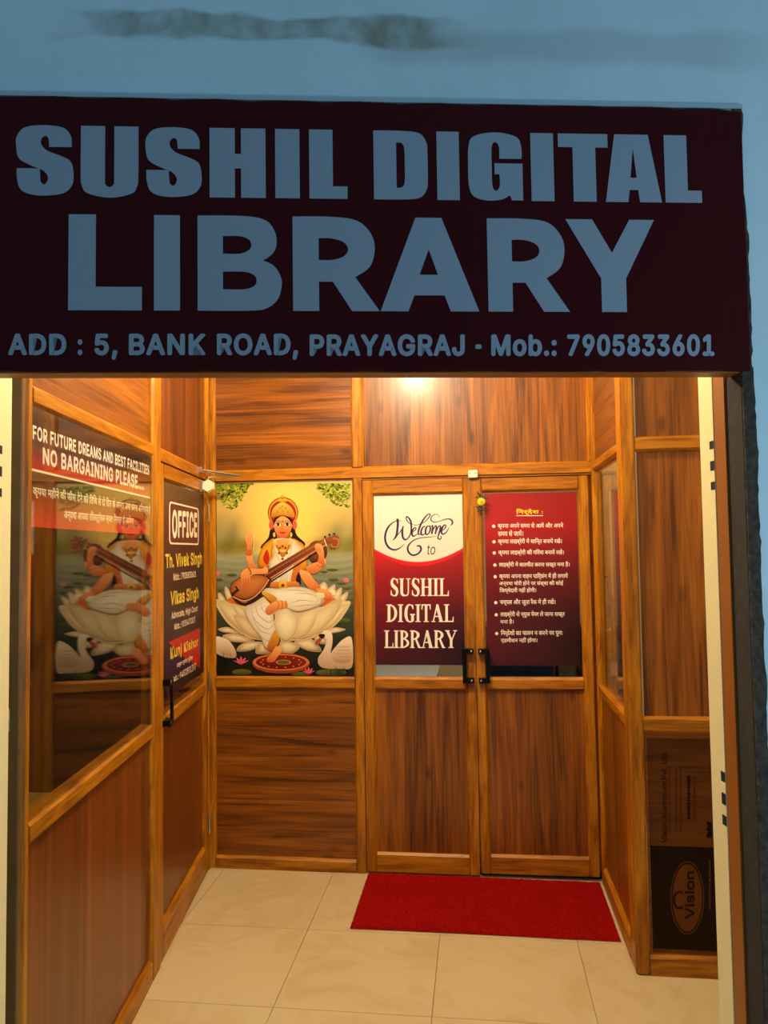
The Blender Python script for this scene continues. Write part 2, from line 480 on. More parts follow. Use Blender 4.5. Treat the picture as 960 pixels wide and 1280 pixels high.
# ---------------- left partition (x runs from the near end at -2.30 to the corner at 0)
WL = wall_root('wall_left', LEFT)
board('post', WL, honey['z'], -2.300, -2.256, 0, D, 0, CEIL, CH, 'lr')
board('jamb_board', WL, olive, -2.322, -2.3005, 0.003, 0.050, 0, CEIL, 0.003, 'lr')
board('jamb_board', WL, olive, -2.327, -2.3005, 0.052, 0.19, 0, CEIL, 0.003, 'lr')
for z0_, z1_, y_, w_ in ((2.02, 2.085, 0.030, 0.007), (1.99, 2.03, 0.034, 0.003), (0.60, 0.72, 0.036, 0.005), (1.28, 1.34, 0.026, 0.004), (1.02, 1.10, 0.030, 0.002)):
    bq = bmesh.new()
    for s_, x_ in ((0, -2.3222), (1, -2.3216)):
        bq.faces.new([bq.verts.new((x_, y_ + a_ * w_, z0_ + (z1_ - z0_) * b_)) for a_, b_ in ((0.2, 0), (0.7, 0.1), (0.6, 0.4), (1.0, 0.7), (0.8, 1.0), (0.1, 0.95), (0.0, 0.6), (0.3, 0.35))][::(1 if s_ else -1)])
    obj('paint_chip', bq, cream, WL)
board('post', WL, honey['z'], -1.110, -1.002, 0, D, 0, CEIL, CH, 'l')
board('post', WL, honey['z'], -0.030, 0.0, 0, D, 0, CEIL, CH, 'l')
board('rail', WL, honey['x'], -2.256, -1.110, 0.001, D, 2.131, 2.190, CH, 'tb')
board('rail', WL, honey['x'], -1.002, -0.030, 0.001, D, 2.131, 2.190, CH, 't')
board('rail', WL, honey['x'], -2.256, -1.110, 0.001, D, 0.968, 1.032, CH, 'tb')
board('rail', WL, honey['x'], -2.256, -1.110, 0.001, D, 0.0, 0.085, CH, 't')
board('panel', WL, teak['x'], -2.256, -1.110, RP, RP + 0.012, 2.190, CEIL, 0)
board('panel', WL, smooth_teak, -1.002, -0.030, RP, RP + 0.012, 2.190, CEIL, 0)
board('panel', WL, smooth_teak, -2.256, -1.110, RP, RP + 0.012, 0.085, 0.968, 0)
glass_pane(WL, -2.256, -1.110, 0.004, 1.032, 2.131)
board('glazing_bead', WL, plain('dark_bead', (52, 38, 26), 0.5), -1.128, -1.110, 0.0095, 0.018, 1.032, 2.131, 0)

# ---------------- right partition (x runs from the back corner to the near post)
WR = wall_root('wall_right_glazed', RIGHT)
board('post', WR, honey['z'], 0.0, 0.035, 0, D, 0, CEIL, CH, 'r')
board('rail', WR, honey['x'], 0.035, 0.750, 0.001, D, 2.131, 2.186, CH, 'tb')
board('rail', WR, honey['x'], 0.035, 0.750, 0.001, D, 0.966, 1.024, CH, 'tb')
board('rail', WR, honey['x'], 0.035, 0.750, 0.001, D, 0.0, 0.09, CH, 't')
board('panel', WR, teak['x'], 0.035, 0.750, RP, RP + 0.012, 2.186, CEIL, 0)
board('panel', WR, teak['z'], 0.035, 0.750, RP, RP + 0.012, 0.09, 0.966, 0)
glass_pane(WR, 0.035, 0.750, 0.022, 1.024, 2.131)
b_ = bmesh.new(); box(b_, 0.750, 0.870, 0.0, 0.056, 0, CEIL); bmesh.ops.bevel(b_, geom=b_.edges[:], offset=0.008, segments=2, affect='EDGES')
obj('post', b_, honey['z'], WR)

# ---------------- panelled return beside the right jamb
WS = wall_root('wall_side', SIDE)
X1 = 1.5
board('rail', WS, honey['x'], 0.056, X1, 0.001, D, 2.126, 2.190, CH, 'tb')
board('rail', WS, honey['x'], 0.056, X1, 0.001, D, 0.966, 1.034, CH, 'tb')
board('rail', WS, honey['x'], 0.056, X1, 0.001, D, 0.0, 0.080, CH, 't')
for z0, z1 in ((2.190, CEIL), (1.034, 2.126)):
    board('panel', WS, teak['z'], 0.062, X1, RP, RP + 0.012, z0, z1, 0)
board('panel', WS, teak['x'], 0.062, X1, RP, RP + 0.012, 0.080, 0.966, 0)
board('edge_strip', WS, plain('sealant', (196, 180, 150), 0.5), 0.056, 0.062, 0.012, D, 1.034, 2.126, 0)
board('edge_strip', WS, plain('sealant', (196, 180, 150), 0.5), 0.056, 0.062, 0.012, D, 2.190, CEIL, 0)

# ================================================================== DOORS
def pull_handle(parent, xm, side, z0, z1, y=0.0):
    """Black flat-bar pull: two screwed feet on the stile and a bar set off to one side."""
    h = empty('handle', (0, 0, 0), 0, parent)
    b = bmesh.new(); xb = xm + side * 0.036
    box(b, min(xb - 0.011, xb + 0.011), max(xb - 0.011, xb + 0.011), y - 0.034, y - 0.022, z0, z1)
    bmesh.ops.bevel(b, geom=b.edges[:], offset=0.002, segments=1, affect='EDGES')
    obj('bar', b, black, h)
    for z in (z0, z1 - 0.026):
        b = bmesh.new()
        box(b, min(xm - side * 0.012, xb + side * 0.011), max(xm - side * 0.012, xb + side * 0.011), y - 0.0335, y - 0.0005, z, z + 0.026)
        obj('foot', b, black, h)
        b = bmesh.new(); M = Matrix.Translation((xm, y - 0.0335, z + 0.013)) @ Matrix.Rotation(PI / 2, 4, 'X')
        lathe(b, ((0.006, 0.0), (0.006, 0.0015), (0.003, 0.003)), 10, M)
        obj('screw', b, chrome, h)
    return h

def door_leaf(name, fr, label, x0, x1, z0, z1, stile, ztop, zmid0, zmid1, zbot, panel_mat, y=0.004, th=0.04, pivot=None, tilt=0.0, gy=0.022):
    root = tag(empty(name), label, kind='structure')
    px_ = x0 if pivot is None else pivot
    root.location = fr.world(px_, 0, 0)
    root.rotation_mode = 'XYZ'
    root.rotation_euler = (0, 0, fr.a)
    if tilt: root.matrix_world = Matrix.Translation(root.location) @ Matrix.Rotation(fr.a, 4, 'Z') @ Matrix.Rotation(tilt, 4, 'Y')
    a0, a1 = x0 - px_, x1 - px_
    board('stile', root, honey['z'], a0, a0 + stile, y, y + th, z0, z1, CH, 'r')
    board('stile', root, honey['z'], a1 - stile, a1, y, y + th, z0, z1, CH, 'l')
    board('rail', root, honey['x'], a0 + stile, a1 - stile, y + 0.001, y + th, ztop, z1, CH, 'b')
    board('rail', root, honey['x'], a0 + stile, a1 - stile, y + 0.001, y + th, zmid0, zmid1, CH, 'tb')
    board('rail', root, honey['x'], a0 + stile, a1 - stile, y + 0.001, y + th, z0, zbot, CH, 't')
    board('panel', root, panel_mat, a0 + stile, a1 - stile, y + RP, y + RP + 0.01, zbot, zmid0, 0)
    g = glass_pane(root, a0 + stile, a1 - stile, y + gy, zmid1, ztop)
    return root

D1 = door_leaf('door_1', BACK, 'wooden glazed door leaf carrying the white and red welcome banner', -0.622, -0.020, 0.012, 2.114, 0.056, 2.032, 0.975, 1.043, 0.112, teak['z'])
pull_handle(D1, 0.622 - 0.044, -1, 1.020, 1.200, 0.004)
D2 = door_leaf('door_2', BACK, 'wooden glazed door leaf carrying the red list of rules', -0.012, 0.596, 0.026, 2.112, 0.052, 2.036, 0.978, 1.046, 0.122, teak['z'], pivot=0.596, tilt=math.radians(-0.25))
pull_handle(D2, -0.608 + 0.022, 1, 1.022, 1.202, 0.004)
D3 = door_leaf('door_3', LEFT, 'glazed office door in the left partition with a dark maroon sheet', -0.997, -0.034, 0.010, 2.122, 0.06, 2.052, 0.958, 1.030, 0.150, smooth_teak, y=0.002, gy=0.006)
pull_handle(D3, 0.045, 1, 0.985, 1.185, 0.002)
for z in (1.95, 1.02, 0.25):
    b = bmesh.new(); tube(b, ((0.960, -0.004, z - 0.05), (0.960, -0.004, z + 0.05)), 0.005, 8); obj('hinge', b, chrome, D3)

board('light_stop_strip', WB, honey['z'], -0.050, 0.020, 0.0455, 0.06, 0.0, 2.118, 0)  # added unseen strips behind the leaf gaps, blocking light leaking from the library
board('light_stop_strip', WB, honey['z'], -0.640, -0.600, 0.0455, 0.06, 0.0, 2.118, 0)
board('light_stop_strip', WB, honey['z'], 0.560, 0.640, 0.0455, 0.06, 0.0, 2.118, 0)
board('light_stop_strip', WB, honey['x'], -0.600, 0.560, 0.0455, 0.06, 2.09, 2.130, 0)
board('bottom_light_stop', WB, plain('light_stop_brown', (60, 42, 24), 0.6), -0.622, 0.640, 0.0455, 0.07, 0.0, 0.035, 0)  # added as well, blocks light leaking under the leaves
# ---- door closer on the office door: things that move with the door
dc = tag(empty('door_closer'), 'small silver door closer with folding arm above the office door', 'door closer')
dc.location = LEFT.world(-0.20, 0, 2.085); dc.rotation_euler = (0, 0, LEFT.a)
b = bmesh.new()
lathe(b, ((0.030, -0.024), (0.036, -0.015), (0.036, 0.015), (0.030, 0.024)), 6, Matrix.Translation((0.0, -0.036, 0.0)) @ Matrix.Rotation(PI / 2, 4, 'Y'))
body = obj('body', b, white_plastic, dc)
b = bmesh.new(); box(b, -0.03, 0.03, -0.012, 0.0015, -0.03, 0.03); obj('mounting_plate', b, plain('alu', (170, 165, 150), 0.35, 0.8), dc)
b = bmesh.new(); tube(b, ((0.0, -0.036, 0.02), (0.0, -0.036, 0.048)), 0.007, 8); obj('spindle', b, chrome, dc)
b = bmesh.new(); tube(b, ((0.0, -0.036, 0.048), (0.085, -0.19, 0.062)), 0.006, 8); obj('arm', b, chrome, dc)
b = bmesh.new(); tube(b, ((0.085, -0.19, 0.064), (-0.05, -0.012, 0.082)), 0.007, 8); obj('arm', b, chrome, dc)
b = bmesh.new(); box(b, -0.065, -0.035, -0.02, 0.0008, 0.068, 0.098); obj('bracket', b, chrome, dc)

# ---- magnetic catch on the rail over the double doors
b = bmesh.new(); box(b, -0.042, 0.008, -0.020, 0.0008, 2.113, 2.154); bmesh.ops.bevel(b, geom=b.edges[:], offset=0.003, segments=2, affect='EDGES')
mc = tag(empty('door_catch'), 'small white catch box on the rail where the double doors meet', 'catch'); mc.location = (0, 4.16, 0)
obj('housing', b, white_plastic, mc)
for x in (-0.033, -0.001):
    b = bmesh.new(); lathe(b, ((0.003, 0.0), (0.003, 0.002)), 8, Matrix.Translation((x, -0.020, 2.136)) @ Matrix.Rotation(PI / 2, 4, 'X')); obj('screw', b, dark_hole, mc)

# ================================================================== STREET FRONT
UL, UR, HEAD, WT = -1.142, 0.638, 2.140, 0.20
def blue_wall():
    m, nt, b = new_mat('blue_plaster')
    N, L = nt.nodes.new, nt.links.new
    tc = N('ShaderNodeTexCoord'); se = N('ShaderNodeSeparateXYZ'); L(tc.outputs['Object'], se.inputs[0])
    n = N('ShaderNodeTexNoise'); n.inputs['Scale'].default_value = 2.2; n.inputs['Detail'].default_value = 5; L(tc.outputs['Object'], n.inputs['Vector'])
    base = N('ShaderNodeValToRGB'); e = base.color_ramp.elements
    e[0].position = 0.3; e[0].color = (*lin((196, 212, 218)), 1); e[1].position = 0.7; e[1].color = (*lin((210, 224, 230)), 1)
    L(n.outputs['Fac'], base.inputs[0])
    # old damp patch along the top, with a ragged lower edge
    n2 = N('ShaderNodeTexNoise'); n2.inputs['Scale'].default_value = 5; n2.inputs['Detail'].default_value = 6
    mp = N('ShaderNodeMapping'); mp.inputs['Scale'].default_value = (0.7, 1, 1.6); L(tc.outputs['Object'], mp.inputs[0]); L(mp.outputs[0], n2.inputs['Vector'])
    def band(src, c, wd, soft, amp):
        a = N('ShaderNodeMath'); a.operation = 'MULTIPLY_ADD'; a.inputs[1].default_value = amp; a.inputs[2].default_value = -amp / 2; L(n2.outputs['Fac'], a.inputs[0])
        s_ = N('ShaderNodeMath'); s_.operation = 'ADD'; L(src, s_.inputs[0]); L(a.outputs[0], s_.inputs[1])
        d_ = N('ShaderNodeMath'); d_.operation = 'SUBTRACT'; d_.inputs[1].default_value = c; L(s_.outputs[0], d_.inputs[0])
        ab = N('ShaderNodeMath'); ab.operation = 'ABSOLUTE'; L(d_.outputs[0], ab.inputs[0])
        mr = N('ShaderNodeMapRange'); mr.interpolation_type = 'SMOOTHSTEP'; mr.inputs[1].default_value = wd; mr.inputs[2].default_value = wd + soft; mr.inputs[3].default_value = 1; mr.inputs[4].default_value = 0
        L(ab.outputs[0], mr.inputs[0]); return mr.outputs[0]
    bz = band(se.outputs['Z'], 2.956, 0.026, 0.016, 0.085); bx = band(se.outputs['X'], -0.46, 0.32, 0.22, 0.35)
    mu = N('ShaderNodeMath'); mu.operation = 'MULTIPLY'; L(bz, mu.inputs[0]); L(bx, mu.inputs[1])
    n4 = N('ShaderNodeTexNoise'); n4.inputs['Scale'].default_value = 16; n4.inputs['Detail'].default_value = 6; L(tc.outputs['Object'], n4.inputs['Vector'])
    r4_ = N('ShaderNodeMapRange'); r4_.inputs[1].default_value = 0.35; r4_.inputs[2].default_value = 0.65; r4_.inputs[3].default_value = 0.35; r4_.inputs[4].default_value = 0.85; L(n4.outputs['Fac'], r4_.inputs[0])
    m3 = N('ShaderNodeMath'); m3.operation = 'MULTIPLY'; L(mu.outputs[0], m3.inputs[0]); L(r4_.outputs[0], m3.inputs[1])
    cz = band(se.outputs['Z'], 2.925, 0.02, 0.04, 0.08); cx = band(se.outputs['X'], 0.25, 0.34, 0.25, 0.3)
    m4_ = N('ShaderNodeMath'); m4_.operation = 'MULTIPLY'; L(cz, m4_.inputs[0]); L(cx, m4_.inputs[1])
    m2 = N('ShaderNodeMath'); m2.operation = 'MULTIPLY_ADD'; m2.inputs[1].default_value = 0.28; L(m4_.outputs[0], m2.inputs[0]); L(m3.outputs[0], m2.inputs[2]); m2.use_clamp = True
    mx = N('ShaderNodeMix'); mx.data_type = 'RGBA'; mx.inputs[7].default_value = (*lin((142, 140, 124)), 1)
    L(m2.outputs[0], mx.inputs[0]); L(base.outputs[0], mx.inputs[6]); L(mx.outputs[2], b.inputs['Base Color'])
    b.inputs['Roughness'].default_value = 0.9; b.inputs['Specular IOR Level'].default_value = 0.15
    n3 = N('ShaderNodeTexNoise'); n3.inputs['Scale'].default_value = 7; n3.inputs['Detail'].default_value = 7; L(tc.outputs['Object'], n3.inputs['Vector'])
    bp = N('ShaderNodeBump'); bp.inputs['Strength'].default_value = 0.25; bp.inputs['Distance'].default_value = 0.03; L(n3.outputs['Fac'], bp.inputs['Height']); L(bp.outputs[0], b.inputs['Normal'])
    return m
fw = bmesh.new()
box(fw, -3.2, 2.4, 0, 0.055, HEAD + 0.012, 4.2); box(fw, -3.2, UL, 0.0, WT, 0, HEAD + 0.012); box(fw, UR + 0.03, 2.4, 0, WT, 0, HEAD + 0.012); box(fw, -3.2, UL, 0.055, WT, HEAD + 0.012, CEIL); box(fw, UR + 0.03, 2.4, 0.055, WT, HEAD + 0.012, CEIL)
WF = tag(place(obj('wall_front', fw, blue_wall()), FRONT), 'pale blue plastered street wall around the shop opening', kind='structure')

# bare cement edge round the right of the opening, with a ragged broken paint line
def ragged(x_in, x_out, z0, z1, n, amp, y0, y1, seed):
    r = random.Random(seed); b = bmesh.new(); prev = None; wob = 0
    for i in range(n + 1):
        z = z0 + (z1 - z0) * i / n
        wob = 0.75 * wob + r.uniform(-amp, amp)
        xo = x_out(z) + wob + r.uniform(-amp, amp) * 0.5
        q = [b.verts.new(p) for p in ((x_in, y0 + r.uniform(0, 0.002), z), (xo, y0 + r.uniform(0, 0.003), z), (xo, y1, z), (x_in, y1, z))]
        if prev:
            for k in range(4):
                j = (k + 1) % 4
                b.faces.new((prev[k], prev[j], q[j], q[k]))
        else: b.faces.new(q[::-1])
        prev = q
    b.faces.new(prev)
    return b
obj('cement_edge', ragged(UR, lambda z: 0.666 if z < 2.2 else 0.666 - (z - 2.2) * 0.012, 0.0, 2.782, 160, 0.0022, -0.006, 0.06, 3), cement, WF)
b = bmesh.new(); box(b, UR, UR + 0.03, 0.06, WT, 0, 2.7); obj('reveal', b, shaded_cement, WF)
b = bmesh.new(); box(b, UR - 0.001, UR + 0.029, 0.001, 0.0735, 0, HEAD - 0.004); obj('reveal', b, shaded_cement, WF)
b = bmesh.new(); box(b, -1.19, 0.662, -0.006, 0.002, 2.779, 2.790); obj('plaster_ledge', b, plain('ledge', (168, 182, 186), 0.9), WF)

# right and left door frames in the reveal: brown outer strip, cream inner strip with hinge slots
def slot_z(pys, px_):
    out = []
    for a, c in pys:
        # the slots lie on the reveal face x = UR: find the height where the sight line meets it
        def hz(py):
            d = ray(px_, py); p0 = FRONT.world(UR, 0, 0); t = (p0 - EYE).dot(FRONT.u) / d.dot(FRONT.u)
            return (EYE + d * t).z
        out.append((hz(c), hz(a)))
    return out
SLOTS = slot_z(((552, 562), (577, 589), (603, 613)), 891) + slot_z(((963, 975), (989, 1003), (1016, 1028)), 905)
for side, nm in ((1, 'trim_1'), (-1, 'trim_2')):
    xr = UR if side > 0 else UL
    t = tag(place(empty(nm), FRONT), kind='structure')
    def bb(name, mat, dx0, dx1, y0, y1, z0, z1):
        a, c = xr - side * dx0, xr - side * dx1
        b = bmesh.new(); box(b, min(a, c), max(a, c), y0, y1, z0, z1); return obj(name, b, mat, t)
    bb('outer_strip', brownpaint, 0.0005, 0.006, 0.0745, 0.130, 0, 2.7)
    f_ = bb('frame_strip', cream, 0.0005, 0.008, 0.131, 0.204, 0, 2.7)
    for z0, z1 in SLOTS:
        bb('hinge_slot', dark_hole, 0.0078, 0.0086, 0.1315, 0.152, z0, z1)
# head of the opening: brown timber under the sign
b = bmesh.new(); box(b, UL, UR, 0.0, 0.05, HEAD - 0.001, HEAD + 0.012); tag(place(obj('trim_3', b, brownpaint), FRONT), kind='structure')

# ================================================================== SHOP SIGN
def outline(pts):
    """Points (x, y) are smooth, (x, y, 1) are corners."""
    k = next((i for i, p in enumerate(pts) if len(p) == 3), None)
    if k is None: return spline(pts, True, 6)
    pts = pts[k:] + pts[:k] + [pts[k]]
    out, run = [], [pts[0][:2]]
    for p in pts[1:]:
        run.append(p[:2])
        if len(p) == 3:
            out += spline(run, False, 5)[:-1] if len(run) > 2 else run[:-1]
            run = [p[:2]]
    return out

def fill(contours):
    c = bpy.data.curves.new('glyph', 'CURVE'); c.dimensions = '2D'; c.fill_mode = 'BOTH'
    for ct in contours:
        sp = c.splines.new('POLY'); sp.points.add(len(ct) - 1); sp.use_cyclic_u = True
        for i, p in enumerate(ct): sp.points[i].co = (p[0], p[1], 0, 1)
    o = bpy.data.objects.new('glyph', c); C.objects.link(o)
    dg = bpy.context.evaluated_depsgraph_get(); dg.update()
    me = bpy.data.meshes.new_from_object(o.evaluated_get(dg))
    V = [(v.co.x, v.co.y) for v in me.vertices]; F = []
    for p in me.polygons:
        t = tuple(p.vertices); a, b, d = (V[i] for i in t[:3])
        F.append(t if (b[0] - a[0]) * (d[1] - a[1]) - (b[1] - a[1]) * (d[0] - a[0]) > 0 else t[::-1])
    bpy.data.objects.remove(o); bpy.data.curves.remove(c); bpy.data.meshes.remove(me)
    return V, F

def c_(*p): return [(x, y, 1) for x, y in p]
def norm(pts, x0, x1, y0, y1): return [((p[0] - x0) / (x1 - x0), (y1 - p[1]) / (y1 - y0), *p[2:]) for p in pts]
S_HEAVY = norm([(180, 361, 1), (178, 332), (158, 309), (110, 303), (63, 309), (42, 332), (40, 360), (47, 392), (75, 410), (106, 423), (119, 437), (120, 450), (112, 461), (103, 455), (101, 440), (100, 419, 1), (42, 419, 1), (43, 447), (52, 475), (77, 488), (115, 491), (160, 484), (182, 462), (185, 430), (178, 400), (156, 386), (120, 372), (104, 356), (103, 341), (112, 332), (121, 338), (123, 361, 1)], 40, 185, 303, 491)
G_HEAVY = norm([(344, 400, 1), (288, 400, 1), (288, 370), (279, 358), (270, 370), (269, 420), (270, 470), (279, 482), (288, 470), (288, 440, 1), (276, 440, 1), (276, 412, 1), (346, 412, 1), (346, 506, 1), (318, 506, 1), (313, 493, 1), (292, 504), (255, 507), (222, 496), (211, 468), (210, 420), (212, 370), (225, 344), (278, 333), (332, 344), (344, 372)], 210, 346, 333, 507)
HEAVY = {
 'S': [S_HEAVY], 'G': [G_HEAVY],
 'U': [[(0, 1, 1), (0, .30), (.02, .15), (.12, .04), (.5, -.02), (.88, .04), (.98, .15), (1, .30), (1, 1, 1), (.58, 1, 1), (.58, .25), (.57, .17), (.5, .13), (.43, .17), (.42, .25), (.42, 1, 1)]],
 'H': [c_((0, 0), (.45, 0), (.45, .42), (.56, .42), (.56, 0), (1, 0), (1, 1), (.56, 1), (.56, .63), (.45, .63), (.45, 1), (0, 1))],
 'I': [c_((0, 0), (1, 0), (1, 1), (0, 1))],
 'L': [c_((0, 0), (1, 0), (1, .18), (.62, .18), (.62, 1), (0, 1))],
 'D': [[(0, 0, 1), (.5, 0), (.85, .03), (.98, .16), (1, .3), (1, .7), (.98, .84), (.85, .97), (.5, 1), (0, 1, 1)], [(.42, .17, 1), (.42, .83, 1), (.52, .82), (.57, .74), (.575, .5), (.57, .26), (.52, .18)]],
 'T': [c_((.29, 0), (.75, 0), (.75, .80), (1, .80), (1, 1), (0, 1), (0, .80), (.29, .80))],
 'A': [c_((0, 0), (.40, 0), (.43, .18), (.58, .18), (.61, 0), (1, 0), (.78, 1), (.18, 1)), c_((.45, .36), (.505, .80), (.56, .36))]}
GEO = {
 'L': [c_((0, 0), (1, 0), (1, .245), (.37, .245), (.37, 1), (0, 1))],
 'I': [c_((0, 0), (1, 0), (1, 1), (0, 1))],
 'B': [[(0, 0, 1), (.55, 0), (.80, .02), (.95, .12), (1, .27), (.98, .38), (.90, .48), (.78, .53, 1), (.89, .60), (.94, .70), (.92, .84), (.80, .96), (.52, 1), (0, 1, 1)],
       [(.30, .60, 1), (.50, .60), (.61, .64), (.64, .69), (.61, .75), (.50, .785), (.30, .785, 1)], [(.30, .225, 1), (.55, .225), (.67, .26), (.70, .315), (.67, .375), (.55, .41), (.30, .41, 1)]],
 'R': [[(0, 0, 1), (.30, 0, 1), (.30, .31, 1), (.46, .31, 1), (.68, 0, 1), (1, 0, 1), (.72, .36, 1), (.89, .47), (.95, .65), (.91, .82), (.75, .96), (.45, 1), (0, 1, 1)], [(.30, .54, 1), (.45, .54), (.59, .58), (.64, .655), (.59, .73), (.45, .77), (.30, .77, 1)]],
 'A': [c_((0, 0), (.28, 0), (.345, .17), (.65, .17), (.71, 0), (1, 0), (.63, 1), (.365, 1)), c_((.40, .39), (.495, .66), (.585, .39))],
 'Y': [c_((.385, 0), (.665, 0), (.665, .36), (1, 1), (.72, 1), (.515, .64), (.30, 1), (0, 1), (.385, .36))]}

SD = -0.014
sign = tag(place(empty('shop_sign'), FRONT), 'long dark maroon shop sign with large pale blue capitals over the entrance', 'sign')
def flex_sheet():
    b = bmesh.new(); r = random.Random(5); n = 60; top, bot = [], []
    x0, x1 = -1.17, 0.655
    for i in range(n + 1):
        x = x0 + (x1 - x0) * i / n; dz = 0.0018 * math.sin(i * 1.1) + r.uniform(-0.001, 0.001)
        e = 0.004 * max(0, i - n + 4)
        top.append((x, 2.774 + dz - e * 0.3)); bot.append((x, 2.141 + r.uniform(-0.001, 0.001) + 0.0008 * math.sin(i * 0.7)))
    m_ = 8; grid = []
    for i in range(n + 1):
        col = []
        for j in range(m_ + 1):
            t = j / m_; x = top[i][0]; z = bot[i][1] + (top[i][1] - bot[i][1]) * t
            edge = max(0, (i - n + 5) / 5) + (1 if j in (0, m_) else 0) * 0.5
            col.append(b.verts.new((x, SD + 0.0012 + min(edge, 1) * 0.004 * (0.6 + 0.4 * math.sin(j * 2.1 + i)), z)))
        grid.append(col)
    bk = [[b.verts.new((v.co.x, -0.0005, v.co.z)) for v in col] for col in grid]
    for i in range(n):
        for j in range(m_):
            b.faces.new((grid[i][j], grid[i + 1][j], grid[i + 1][j + 1], grid[i][j + 1]))
            b.faces.new((bk[i][j + 1], bk[i + 1][j + 1], bk[i + 1][j], bk[i][j]))
    for i in range(n):
        b.faces.new((grid[i][0], bk[i][0], bk[i + 1][0], grid[i + 1][0])); b.faces.new((grid[i + 1][m_], bk[i + 1][m_], bk[i][m_], grid[i][m_]))
    for j in range(m_):
        b.faces.new((grid[0][j + 1], bk[0][j + 1], bk[0][j], grid[0][j])); b.faces.new((grid[n][j], bk[n][j], bk[n][j + 1], grid[n][j + 1]))
    return b
obj('flex_sheet', flex_sheet(), plain('maroon_flex', (66, 8, 11), 0.5, spec=0.08), sign)
letter_mat = plain('pale_blue_vinyl', (148, 154, 166), 0.5, spec=0.3)
def letters(table, word, spans, py, z0, z1, label):
    k = 0
    for ch in word:
        if ch == ' ': continue
        a, c = spans[k]; k += 1
        u0, u1 = FRONT.px(a, py, SD)[0], FRONT.px(c, py, SD)[0]
        V, F = fill([outline(ct) for ct in table[ch]])
        me = bpy.data.meshes.new('letter'); me.from_pydata([(u0 + (u1 - u0) * x, SD + 0.0002, z0 + (z1 - z0) * y) for x, y in V], [], F); me.materials.append(letter_mat)
        o = link(bpy.data.objects.new('letter', me), sign)
        mo = o.modifiers.new('thickness', 'SOLIDIFY'); mo.thickness = 0.0006; mo.offset = 1
z_a, z_b = FRONT.px(460, 249, SD)[1], FRONT.px(460, 163, SD)[1]
letters(HEAVY, 'SUSHIL DIGITAL', [(20, 92), (101, 173), (182, 252), (262, 332), (344, 374.5), (386.5, 434), (467, 534.5), (546, 574), (585, 653), (663.5, 692), (698, 760), (756, 826), (830.5, 876)], 205, z_a, z_b, 'row')
z_a, z_b = FRONT.px(460, 389, SD)[1], FRONT.px(460, 271.5, SD)[1]
letters(GEO, 'LIBRARY', [(85.5, 177.5), (192.5, 225), (247, 352), (366, 474), (475, 598), (609.5, 711), (708, 819)], 330, z_a, z_b, 'row')
ADC = (148, 154, 166)
for word, a, c, top, bot in (('ADD', 10, 83, 417, 444), (':', 97, 103, 417, 444), ('5,', 118, 147, 417, 444), ('BANK', 161, 257, 417, 444), ('ROAD,', 271, 373, 417, 444), ('PRAYAGRAJ', 387, 581, 418, 445), ('-', 594, 602, 418, 445), ('Mob.:', 614, 696, 418, 445), ('7905833601', 709, 893, 418, 445)):
    ad = Print(FRONT, SD + 0.0002)
    W_ = FRONT.px(c, 430, SD)[0] - FRONT.px(a, 430, SD)[0]
    ad.text(word, ((a, top), (a, bot), (c, top), (c, bot)), ADC, 0.02 if word not in '-:' else 0.0, bold=0.055, space=1.08)
    ad.build('address_word', print_mat('sign_ink', 0.5, 0.3), sign)

# ================================================================== PICTURE ON THE BACK PARTITION
def mcr(x, y): return (250 + x / 4.74, 590 + y / 4.74)
def M_(*pts): return [mcr(*p) for p in pts]
pic = Print(BACK, RP + 0.001)
PX0, PX1, PZ0, PZ1 = -1.457, -0.681, 1.046, 2.126
def bgcol(u, v):
    """printed landscape: golden sky, misty trees, lily pond"""
    def mixc(a, b, t): t = max(0, min(1, t)); return tuple(p + (q - p) * t for p, q in zip(a, b))
    d = math.hypot((u - 0.5) * 1.0, (v - 0.80) * 1.25)
    sky = mixc((255, 222, 96), (222, 186, 104), d / 0.34)
    sky = mixc(sky, (176, 158, 104), (d - 0.34) / 0.4)
    n = 0.5 + 0.25 * math.sin(u * 19 + v * 7) + 0.25 * math.sin(u * 41 - v * 23 + 1)
    side = abs(u - 0.5) * 2
    tree = max(0, min(1, (side - 0.42) * 3.0)) * max(0, min(1, (0.86 - v) * 6)) * (0.5 + 0.5 * n)
    sky = mixc(sky, (110, 112, 66), tree * 0.9)
    bank = max(0, min(1, (side - 0.30) * 4)) * max(0, 1 - abs(v - 0.665) / 0.05)
    sky = mixc(sky, (122, 112, 28), bank * (0.5 + 0.5 * n))
    wat = mixc((158, 156, 122), (52, 60, 44), (0.62 - v) / 0.32)
    wat = mixc(wat, (24, 24, 14), (0.25 - v) / 0.2)
    r = 0.5 + 0.5 * math.sin(v * 190 + 3 * math.sin(u * 9)); wat = mixc(wat, (168, 170, 140), 0.38 * r * max(0, (v - 0.25) / 0.3))
    return mixc(wat, sky, (v - 0.605) / 0.03)
gx, gz = 48, 220
pts = []; cols = []; faces = []
for j in range(gz + 1):
    for i in range(gx + 1):
        u, v = i / gx, j / gz
        pts.append((PX0 + (PX1 - PX0) * u, PZ0 + (PZ1 - PZ0) * v)); cols.append(lin(bgcol(u, v)))
for j in range(gz):
    for i in range(gx):
        a = j * (gx + 1) + i; faces.append((a, a + 1, a + gx + 2, a + gx + 1))
pic.add(pts, faces, cols); pic.up()
rr = random.Random(11)
